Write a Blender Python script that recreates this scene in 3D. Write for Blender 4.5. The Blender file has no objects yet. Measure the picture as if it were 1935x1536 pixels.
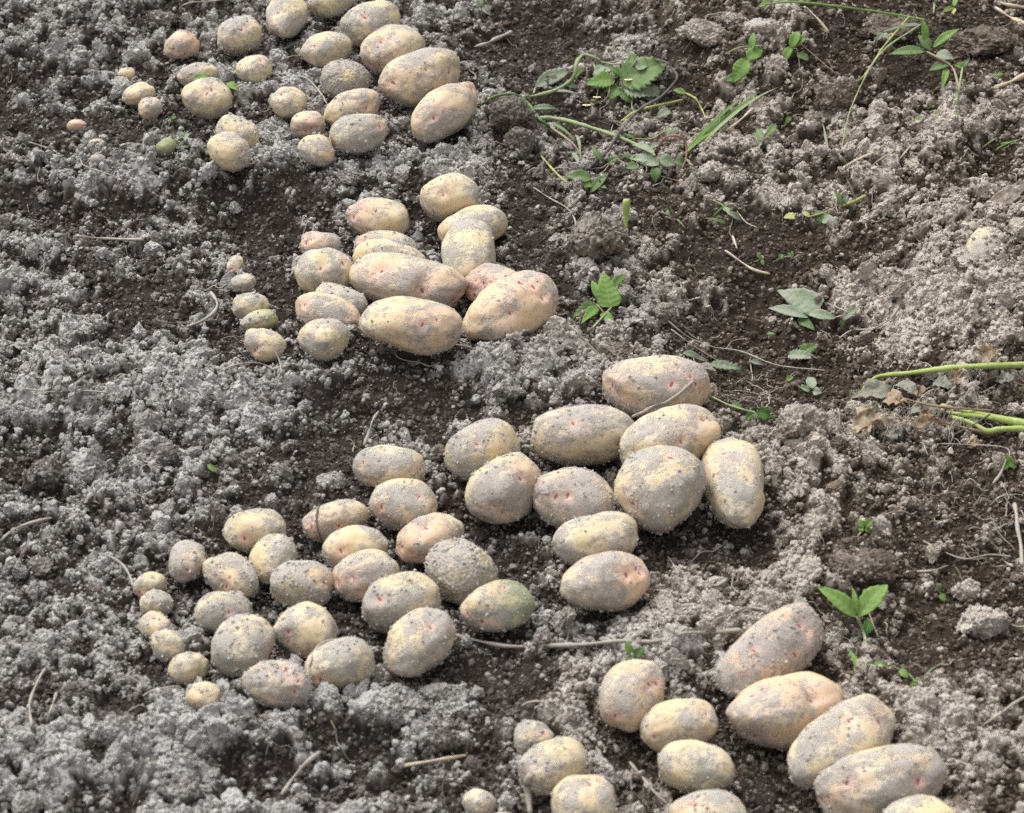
# Potatoes lifted from the soil and laid out on a crumbly field. Units: metres.
import bpy, math, random
import numpy as np
from mathutils import Vector

rng = np.random.default_rng(11)
random.seed(11)
scene = bpy.context.scene
COL = scene.collection

# ------------------------------------------------------------------ camera
PITCH = math.radians(36.0)
DIST = 2.917
FPX = 105.0 / 36.0 * 1935.0          # focal length in photo pixels
CAM = np.array([0.0, -DIST * math.cos(PITCH), DIST * math.sin(PITCH)])
FWD = np.array([0.0, math.cos(PITCH), -math.sin(PITCH)])
UPV = np.array([0.0, math.sin(PITCH), math.cos(PITCH)])
RGT = np.array([1.0, 0.0, 0.0])

cam_data = bpy.data.cameras.new("camera")
cam_data.lens = 105.0
cam_data.sensor_width = 36.0
cam_data.sensor_fit = 'HORIZONTAL'
cam_data.clip_start = 0.05
cam_data.clip_end = 200.0
cam_data.dof.use_dof = True
cam_data.dof.focus_distance = 3.12
cam_data.dof.aperture_fstop = 11.0
cam = bpy.data.objects.new("camera", cam_data)
cam.location = CAM.tolist()
cam.rotation_euler = (math.radians(90) - PITCH, 0, 0)
COL.objects.link(cam)
scene.camera = cam


def project(P):
    d = P - CAM
    z = d @ FWD
    return 967.5 + FPX * (d @ RGT) / z, 768.0 - FPX * (d @ UPV) / z


def ray(px, py):
    d = FWD + RGT * ((px - 967.5) / FPX) + UPV * ((768.0 - py) / FPX)
    return d / np.linalg.norm(d)


def on_plane(px, py, z=0.0):
    d = ray(px, py)
    return CAM + d * ((z - CAM[2]) / d[2])


# ------------------------------------------------------------------ noise
def hsh(ix, iy, seed):
    with np.errstate(over='ignore'):
        n = (ix.astype(np.int64) * 374761393 + iy.astype(np.int64) * 668265263 + seed * 974634777).astype(np.uint64)
        n = (n ^ (n >> np.uint64(13))) * np.uint64(1274126177)
        n = n ^ (n >> np.uint64(16))
        n = n * np.uint64(2654435761)
        n = n ^ (n >> np.uint64(15))
    return (n & np.uint64(0xFFFFFF)).astype(np.float64) / float(0xFFFFFF)


def perlin2(x, y, seed):
    ix = np.floor(x); iy = np.floor(y)
    fx = x - ix; fy = y - iy
    ix = ix.astype(np.int64); iy = iy.astype(np.int64)
    u = fx * fx * fx * (fx * (fx * 6 - 15) + 10)
    v = fy * fy * fy * (fy * (fy * 6 - 15) + 10)

    def g(dx, dy):
        a = hsh(ix + dx, iy + dy, seed) * 2 * np.pi
        return np.cos(a) * (fx - dx) + np.sin(a) * (fy - dy)
    n0 = g(0, 0) * (1 - u) + g(1, 0) * u
    n1 = g(0, 1) * (1 - u) + g(1, 1) * u
    return (n0 * (1 - v) + n1 * v) * 1.45


def fbm(x, y, scale, octs, seed, rough=0.5):
    t = np.zeros_like(x); a = 1.0; f = 1.0 / scale; s = 0
    for o in range(octs):
        t += a * perlin2(x * f + 13.7 * o, y * f - 7.1 * o, seed + o)
        s += a; a *= rough; f *= 2.03
    return t / s


def worley(x, y, cell, seed):
    xs = x / cell; ys = y / cell
    ix = np.floor(xs).astype(np.int64); iy = np.floor(ys).astype(np.int64)
    best = np.full(x.shape, 9.0); rid = np.zeros_like(x)
    for dx in (-1, 0, 1):
        for dy in (-1, 0, 1):
            cx = ix + dx; cy = iy + dy
            jx = hsh(cx, cy, seed); jy = hsh(cx, cy, seed + 51)
            d = np.hypot(cx + jx - xs, cy + jy - ys)
            m = d < best
            best = np.where(m, d, best)
            rid = np.where(m, hsh(cx, cy, seed + 99), rid)
    return best, rid


def sstep(a, b, x):
    t = np.clip((x - a) / (b - a), 0, 1)
    return t * t * (3 - 2 * t)


def noise3(p, seed):
    """3-D gradient noise, about -1..1"""
    p = np.asarray(p, float)
    ip = np.floor(p).astype(np.int64); fp = p - ip
    w = fp * fp * fp * (fp * (fp * 6 - 15) + 10)
    out = np.zeros(len(p))
    for dx in (0, 1):
        for dy in (0, 1):
            for dz in (0, 1):
                a = hsh(ip[:, 0] + dx + 57 * (ip[:, 2] + dz), ip[:, 1] + dy + 131 * (ip[:, 2] + dz), seed)
                b = hsh(ip[:, 0] + dx + 57 * (ip[:, 2] + dz), ip[:, 1] + dy + 131 * (ip[:, 2] + dz), seed + 1000)
                th = a * 2 * np.pi; z = b * 2 - 1; r = np.sqrt(1 - z * z)
                g = r * np.cos(th) * (fp[:, 0] - dx) + r * np.sin(th) * (fp[:, 1] - dy) + z * (fp[:, 2] - dz)
                wt = (w[:, 0] if dx else 1 - w[:, 0]) * (w[:, 1] if dy else 1 - w[:, 1]) * (w[:, 2] if dz else 1 - w[:, 2])
                out += wt * g
    return out * 1.6


# ------------------------------------------------------------------ mesh helpers
def mesh_np(name, verts, faces, smooth=True, attrs=None):
    """verts (n,3), faces (m,k) all with k corners"""
    me = bpy.data.meshes.new(name)
    n = len(verts); m, k = faces.shape
    me.vertices.add(n)
    me.vertices.foreach_set('co', np.ascontiguousarray(verts, dtype=np.float32).ravel())
    me.loops.add(m * k)
    me.loops.foreach_set('vertex_index', np.ascontiguousarray(faces, dtype=np.int32).ravel())
    me.polygons.add(m)
    me.polygons.foreach_set('loop_start', np.arange(0, m * k, k, dtype=np.int32))
    me.update(calc_edges=True)
    me.polygons.foreach_set('use_smooth', np.full(m, smooth, dtype=bool))
    for an, av in (attrs or {}).items():
        at = me.attributes.new(an, 'FLOAT', 'POINT')
        at.data.foreach_set('value', np.ascontiguousarray(av, dtype=np.float32))
    return me


def link(name, me, mat=None, parent=None):
    o = bpy.data.objects.new(name, me)
    COL.objects.link(o)
    if mat is not None and me is not None:
        me.materials.append(mat)
    if parent is not None:
        o.parent = parent
    return o


def tag(o, label=None, cat=None, group=None, kind=None):
    if label: o['label'] = label
    if cat: o['category'] = cat
    if group: o['group'] = group
    if kind: o['kind'] = kind
    return o


def ico(level):
    t = (1 + 5 ** 0.5) / 2
    v = [(-1, t, 0), (1, t, 0), (-1, -t, 0), (1, -t, 0), (0, -1, t), (0, 1, t), (0, -1, -t), (0, 1, -t),
         (t, 0, -1), (t, 0, 1), (-t, 0, -1), (-t, 0, 1)]
    f = [(0, 11, 5), (0, 5, 1), (0, 1, 7), (0, 7, 10), (0, 10, 11), (1, 5, 9), (5, 11, 4), (11, 10, 2), (10, 7, 6), (7, 1, 8),
         (3, 9, 4), (3, 4, 2), (3, 2, 6), (3, 6, 8), (3, 8, 9), (4, 9, 5), (2, 4, 11), (6, 2, 10), (8, 6, 7), (9, 8, 1)]
    v = np.array(v, float); v /= np.linalg.norm(v, axis=1)[:, None]
    f = np.array(f, np.int64)
    for _ in range(level):
        e = np.concatenate([f[:, [0, 1]], f[:, [1, 2]], f[:, [2, 0]]])
        es = np.sort(e, axis=1)
        u, inv = np.unique(es, axis=0, return_inverse=True)
        inv = inv.reshape(-1)
        mid = v[u[:, 0]] + v[u[:, 1]]
        mid /= np.linalg.norm(mid, axis=1)[:, None]
        base = len(v); m = len(f)
        a = base + inv[:m]; b = base + inv[m:2 * m]; c = base + inv[2 * m:]
        v = np.concatenate([v, mid])
        f = np.concatenate([np.stack([f[:, 0], a, c], 1), np.stack([f[:, 1], b, a], 1),
                            np.stack([f[:, 2], c, b], 1), np.stack([a, b, c], 1)])
    return v, f


ICO = {l: ico(l) for l in range(0, 7)}


def rand_rot(n, r=None):
    q = (r or rng).normal(size=(n, 4)); q /= np.linalg.norm(q, axis=1)[:, None]
    w, x, y, z = q.T
    return np.stack([np.stack([1 - 2 * (y * y + z * z), 2 * (x * y - z * w), 2 * (x * z + y * w)], -1),
                     np.stack([2 * (x * y + z * w), 1 - 2 * (x * x + z * z), 2 * (y * z - x * w)], -1),
                     np.stack([2 * (x * z - y * w), 2 * (y * z + x * w), 1 - 2 * (x * x + y * y)], -1)], 1)


def crumb_proto(level, seed, amp):
    """an irregular broken crumb: a ball cut by random planes, then roughened"""
    v, f = ICO[level]
    r = np.random.default_rng(7000 + seed)
    p = v * (1 + amp * 0.8 * noise3(v * 1.1 + seed * 3.3, seed))[:, None]
    for _ in range(7):
        d = r.normal(size=3); d /= np.linalg.norm(d)
        h = r.uniform(.42, .82)
        p -= np.maximum(0, p @ d - h)[:, None] * d * r.uniform(.6, 1.0)
    rr = 1 + amp * .55 * (0.45 - np.abs(noise3(v * 2.4 + seed, seed + 5)) * 1.6)
    if level > 1:
        rr += amp * .40 * (0.45 - np.abs(noise3(v * 5.2 + seed, seed + 6)) * 1.6)
    if level > 2:
        rr += amp * .22 * noise3(v * 10 + seed, seed + 8)
    p *= rr[:, None]
    p /= np.sqrt((p ** 2).sum(1)).mean()
    return p, f


def scatter_mesh(pos, rad, protos, tone, r=None):
    """many crumbs as one big mesh: returns verts, faces, tone per vertex"""
    r = r or rng
    V, F, T = [], [], []
    base = 0
    pick = r.integers(0, len(protos), len(pos))
    for k, (pv, pf) in enumerate(protos):
        idx = np.nonzero(pick == k)[0]
        if not len(idx):
            continue
        R = rand_rot(len(idx), r)
        sc = rad[idx][:, None] * r.uniform(0.62, 1.35, (len(idx), 3))
        v = np.einsum('vj,nj->nvj', pv, sc)
        v = np.einsum('nij,nvj->nvi', R, v) + pos[idx][:, None, :]
        nv = len(pv)
        fo = pf[None] + (base + nv * np.arange(len(idx)))[:, None, None]
        V.append(v.reshape(-1, 3)); F.append(fo.reshape(-1, 3))
        T.append(np.repeat(tone[idx], nv))
        base += nv * len(idx)
    return np.concatenate(V), np.concatenate(F), np.concatenate(T)


# ------------------------------------------------------------------ node helpers
class NT:
    def __init__(self, name):
        self.mat = bpy.data.materials.new(name)
        self.mat.use_nodes = True
        self.t = self.mat.node_tree
        self.t.nodes.clear()
        self.out = self.t.nodes.new('ShaderNodeOutputMaterial')

    def n(self, typ, **kw):
        nd = self.t.nodes.new(typ)
        for k, v in kw.items():
            setattr(nd, k, v)
        return nd

    def set(self, sock, v):
        if isinstance(v, bpy.types.NodeSocket):
            self.t.links.new(v, sock)
        elif v is not None:
            if hasattr(sock.default_value, '__len__') and not hasattr(v, '__len__'):
                v = (v, v, v, 1)[:len(sock.default_value)]
            elif hasattr(v, '__len__') and len(sock.default_value) == 4 and len(v) == 3:
                v = (*v, 1)
            sock.default_value = v

    def math(self, op, a, b=None, c=None, clamp=False):
        nd = self.n('ShaderNodeMath', operation=op, use_clamp=clamp)
        for i, x in enumerate((a, b, c)):
            if x is not None:
                self.set(nd.inputs[i], x)
        return nd.outputs[0]

    def attr(self, name):
        return self.n('ShaderNodeAttribute', attribute_name=name).outputs['Fac']

    def noise(self, vec, scale, detail=2, rough=0.5, dist=0.0):
        nd = self.n('ShaderNodeTexNoise')
        self.set(nd.inputs['Vector'], vec)
        nd.inputs['Scale'].default_value = scale
        nd.inputs['Detail'].default_value = detail
        nd.inputs['Roughness'].default_value = rough
        nd.inputs['Distortion'].default_value = dist
        return nd.outputs['Fac']

    def vor(self, vec, scale, feature='F1'):
        nd = self.n('ShaderNodeTexVoronoi', feature=feature)
        self.set(nd.inputs['Vector'], vec)
        nd.inputs['Scale'].default_value = scale
        return nd.outputs['Distance'], nd.outputs['Color']

    def ss(self, x, a, b, lo=0.0, hi=1.0):
        nd = self.n('ShaderNodeMapRange', interpolation_type='SMOOTHSTEP')
        self.set(nd.inputs['Value'], x)
        nd.inputs['From Min'].default_value = a
        nd.inputs['From Max'].default_value = b
        nd.inputs['To Min'].default_value = lo
        nd.inputs['To Max'].default_value = hi
        return nd.outputs['Result']

    def mix(self, f, a, b):
        nd = self.n('ShaderNodeMix', data_type='RGBA')
        self.set(nd.inputs[0], f); self.set(nd.inputs[6], a); self.set(nd.inputs[7], b)
        return nd.outputs[2]

    def bump(self, h, strength, dist, nrm=None):
        nd = self.n('ShaderNodeBump')
        nd.inputs['Strength'].default_value = strength
        nd.inputs['Distance'].default_value = dist
        self.set(nd.inputs['Height'], h)
        if nrm is not None:
            self.t.links.new(nrm, nd.inputs['Normal'])
        return nd.outputs['Normal']

    def bsdf(self, col, rough=0.8, nrm=None, spec=0.3, **kw):
        nd = self.n('ShaderNodeBsdfPrincipled')
        self.set(nd.inputs['Base Color'], col)
        self.set(nd.inputs['Roughness'], rough)
        self.set(nd.inputs['Specular IOR Level'], spec)
        for k, v in kw.items():
            self.set(nd.inputs[k.replace('_', ' ')], v)
        if nrm is not None:
            self.t.links.new(nrm, nd.inputs['Normal'])
        return nd.outputs[0]

    def done(self, sh):
        self.t.links.new(sh, self.out.inputs['Surface'])
        return self.mat


DRY = (0.435, 0.415, 0.388)
MID = (0.165, 0.142, 0.120)
DARK = (0.035, 0.027, 0.022)


def soil_material(name, kind):
    m = NT(name)
    co = m.n('ShaderNodeTexCoord').outputs['Object']
    n1 = m.noise(co, 240, 3, 0.6)
    n2 = m.noise(co, 900, 2, 0.6)
    n3 = m.noise(co, 9, 2, 0.5)
    if kind == 'ground':
        d = m.math('ADD', m.attr('dry'), m.math('MULTIPLY', m.math('SUBTRACT', n1, 0.5), 0.55))
        n4 = m.noise(co, 55, 3, 0.6)
        d = m.math('ADD', d, m.math('MULTIPLY', m.math('SUBTRACT', n4, 0.5), 0.5))
        c = m.mix(m.ss(d, 0.0, 0.75), DARK, MID)
        c = m.mix(m.ss(d, 0.50, 1.05), c, DRY)
    else:
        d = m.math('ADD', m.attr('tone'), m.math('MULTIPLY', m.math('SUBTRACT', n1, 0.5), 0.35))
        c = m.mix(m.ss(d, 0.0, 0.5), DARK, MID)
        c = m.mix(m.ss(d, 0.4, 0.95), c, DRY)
    sx = m.n('ShaderNodeSeparateXYZ')
    m.t.links.new(m.n('ShaderNodeNewGeometry').outputs['Position'], sx.inputs[0])
    wv = m.math('ADD', m.math('MULTIPLY', m.math('SUBTRACT', n3, 0.5), 0.6), sx.outputs[0])
    warm = m.mix(m.ss(wv, -0.15, 0.35), (0.985, 1.0, 1.02), (1.06, 1.0, 0.935))
    mm = m.n('ShaderNodeMix', data_type='RGBA', blend_type='MULTIPLY')
    mm.inputs[0].default_value = 1.0
    m.set(mm.inputs[6], c); m.set(mm.inputs[7], warm)
    c = mm.outputs[2]
    # fine grit of paler and darker grains
    g = m.n('ShaderNodeMix', data_type='RGBA', blend_type='MULTIPLY')
    g.inputs[0].default_value = 1.0
    m.set(g.inputs[6], c); m.set(g.inputs[7], m.mix(m.ss(n2, 0.3, 0.7), (0.84, 0.84, 0.84), (1.13, 1.13, 1.13)))
    c = g.outputs[2]
    nb = m.bump(m.math('ADD', n1, m.math('MULTIPLY', n2, 0.5)), 0.6 if kind == 'ground' else 0.45, 0.0014)
    return m.done(m.bsdf(c, 0.95, nb, 0.12))


MAT_GROUND = soil_material("ground_soil", 'ground')
MAT_CRUMB = soil_material("dry_soil_crumbs", 'crumb')
# ------------------------------------------------------------------ terrain, large forms
# (centre px, py, half extents in px, turn in degrees, height in m): banks, troughs and mounds of the dug field
FORMS = [
    (430, 330, 520, 34, -2, .012), (520, 430, 420, 50, -4, -.014), (330, 745, 520, 60, 2, .018), (900, 690, 300, 40, -8, .016),
    (760, 600, 330, 70, 3, -.006), (650, 1080, 420, 120, 3, -.010), (330, 1420, 480, 60, 8, .016), (950, 1330, 220, 90, 20, -.014),
    (1060, 660, 120, 40, 15, .016), (1150, 430, 130, 80, 0, .006), (1470, 620, 250, 120, -10, -.030), (1880, 560, 150, 190, 0, .030),
    (1500, 80, 270, 110, 0, .042), (1860, 240, 190, 130, 0, .020), (1330, 300, 160, 50, -15, .010), (1060, 70, 130, 60, 0, -.018),
    (1130, 215, 120, 40, 0, -.012), (1250, 1240, 260, 60, 15, .012), (1450, 1440, 200, 110, -30, -.010), (1780, 1330, 160, 120, -30, .010),
    (1760, 1150, 160, 110, 0, -.008), (1400, 1000, 110, 70, 0, -.010), (1500, 870, 130, 60, 0, .012), (1600, 1060, 90, 40, 0, .014),
    (120, 200, 200, 60, 0, -.008), (120, 60, 240, 60, 5, .012), (60, 880, 130, 50, 0, -.010), (1865, 335, 40, 34, 0, -.020),
    (1600, 180, 60, 60, 0, .0), (640, 300, 160, 16, -6, .008), (820, 660, 140, 10, 0, .006), (930, 240, 60, 40, -20, .010),
    (1250, 620, 60, 40, 0, .012), (90, 515, 40, 20, 0, -.014), (240, 470, 60, 30, 0, -.012),
]
# bare dark earth (negative) and pale dry crumbs (positive): px, py, half extents, turn, weight
PATCH = [
    (1000, 60, 120, 75, 0, -.60), (1080, 215, 110, 40, 0, -.55), (960, 130, 60, 50, 0, -.25), (1230, 378, 90, 26, 0, -.5), (1400, 450, 130, 50, 0, -.5),
    (1420, 610, 130, 95, 0, -.65), (1570, 690, 160, 60, -8, -.6), (1450, 745, 110, 40, 0, -.5), (1610, 455, 110, 40, 0, -.35),
    (1660, 60, 140, 55, 0, -.4), (1840, 120, 100, 80, 0, -.45), (1700, 165, 120, 45, 0, -.45), (1860, 330, 45, 40, 0, -.6), (1500, 240, 60, 40, 0, -.4),
    (70, 245, 110, 40, -4, -.5), (240, 252, 110, 28, 0, -.5), (60, 385, 80, 45, 0, -.55), (235, 395, 60, 36, 0, -.5),
    (460, 370, 130, 32, 0, -.5), (520, 430, 90, 40, 0, -.45), (520, 560, 50, 90, 20, -.45), (225, 520, 60, 60, 0, -.45), (300, 575, 90, 36, 0, -.4),
    (360, 465, 50, 18, 0, -.3), (450, 650, 100, 26, 0, -.5), (760, 690, 230, 22, 0, -.5), (1000, 440, 60, 100, 0, -.5), (1090, 600, 50, 60, 0, -.5),
    (720, 760, 120, 45, 0, -.45), (850, 780, 130, 40, 0, -.5), (560, 900, 120, 55, 0, -.45), (640, 860, 60, 60, 0, -.4), (970, 340, 60, 30, 0, -.35),
    (690, 1080, 310, 150, 8, -.38), (930, 1010, 60, 70, 0, -.2), (1310, 1030, 150, 55, 0, -.55), (1400, 1010, 70, 45, 0, -.4), (1100, 880, 60, 40, 0, -.5),
    (1000, 1290, 120, 55, 0, -.6), (900, 1255, 60, 30, 0, -.5), (1190, 1430, 50, 50, 0, -.3), (900, 1440, 50, 70, 0, -.5), (750, 1490, 90, 40, 0, -.35),
    (680, 1400, 80, 40, 0, -.35), (1400, 1440, 70, 110, 0, -.5), (1450, 1520, 60, 40, 0, -.4), (1790, 1180, 130, 80, 0, -.45), (1830, 1260, 110, 50, 0, -.4),
    (1620, 1080, 90, 50, 0, -.5), (1830, 1010, 100, 90, 0, -.4), (1890, 880, 80, 50, 0, -.3), (500, 1470, 110, 40, 5, -.5), (130, 1320, 50, 40, 0, -.45),
    (220, 1340, 60, 30, 0, -.4), (60, 880, 90, 45, 0, -.35), (330, 1090, 60, 30, 0, -.3), (120, 820, 40, 14, 0, -.3), (200, 760, 50, 14, 0, -.3),
    (300, 45, 50, 25, 0, -.4), (40, 150, 50, 30, 0, -.3), (1290, 100, 60, 40, 0, -.3), (1560, 120, 50, 40, 0, -.4), (1310, 180, 60, 40, 0, -.3),
    (1700, 590, 120, 70, -25, .35), (1810, 500, 90, 90, 0, .3), (1560, 520, 90, 30, 0, .2), (1480, 385, 130, 30, 0, .35), (1850, 620, 70, 60, 0, .3),
    (1280, 560, 120, 40, 0, .3), (1060, 670, 150, 40, 5, .4), (430, 770, 420, 60, 0, .30), (250, 350, 250, 26, 0, .2), (640, 330, 300, 24, 0, .25),
    (300, 1440, 280, 70, 0, .3), (650, 1340, 200, 40, 5, .3), (1250, 1220, 230, 60, 10, .3), (1330, 1140, 110, 60, 0, .35), (1500, 1000, 60, 110, 20, .25),
    (1780, 1400, 140, 110, 0, .35), (1500, 860, 120, 50, 0, .25), (560, 150, 70, 60, 0, .15), (1600, 270, 260, 50, 0, .25), (1830, 290, 90, 40, 0, .2),
    (960, 730, 140, 26, 0, .25), (1110, 1290, 40, 70, 0, .3), (850, 1380, 70, 60, 0, .2), (1200, 150, 70, 40, 0, .1), (60, 560, 80, 80, 0, .2),
]


def gauss_sum(px, py, items):
    s = np.zeros_like(px)
    for cx, cy, rx, ry, ang, w in items:
        a = math.radians(ang)
        dx = px - cx; dy = py - cy
        u = (dx * math.cos(a) - dy * math.sin(a)) / rx
        v = (dx * math.sin(a) + dy * math.cos(a)) / ry
        q = u * u + v * v
        m = q < 12
        s[m] += w * np.exp(-0.75 * q[m] ** 1.3)
    return s


def flat_px(x, y):
    """photo position of a ground point at z = 0 (clamped well outside the picture)"""
    yy = np.maximum(y, -1.5)
    d1 = yy - CAM[1]; d2 = -CAM[2]
    z = d1 * FWD[1] + d2 * FWD[2]
    return 967.5 + FPX * x / z, 768.0 - FPX * (d1 * UPV[1] + d2 * UPV[2]) / z


def macro(x, y):
    px, py = flat_px(x, y)
    return 1.4 * gauss_sum(px, py, FORMS) + 0.006 * fbm(x, y, 0.16, 2, 3)


def ground_macro(px, py, h=0.0):
    """world point seen at a photo position, h above the large forms of the ground"""
    z = 0.0
    for _ in range(8):
        P = on_plane(px, py, z + h)
        z = 0.5 * z + 0.5 * float(macro(np.array([P[0]]), np.array([P[1]]))[0])
    return on_plane(px, py, z + h)


# ------------------------------------------------------------------ potatoes
G1, G2, G3, G4, G5 = ("potatoes of the rear heap", "potatoes of the middle heap", "potatoes of the long front heap",
                      "potatoes of the nearest heap", "stray potatoes")
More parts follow.
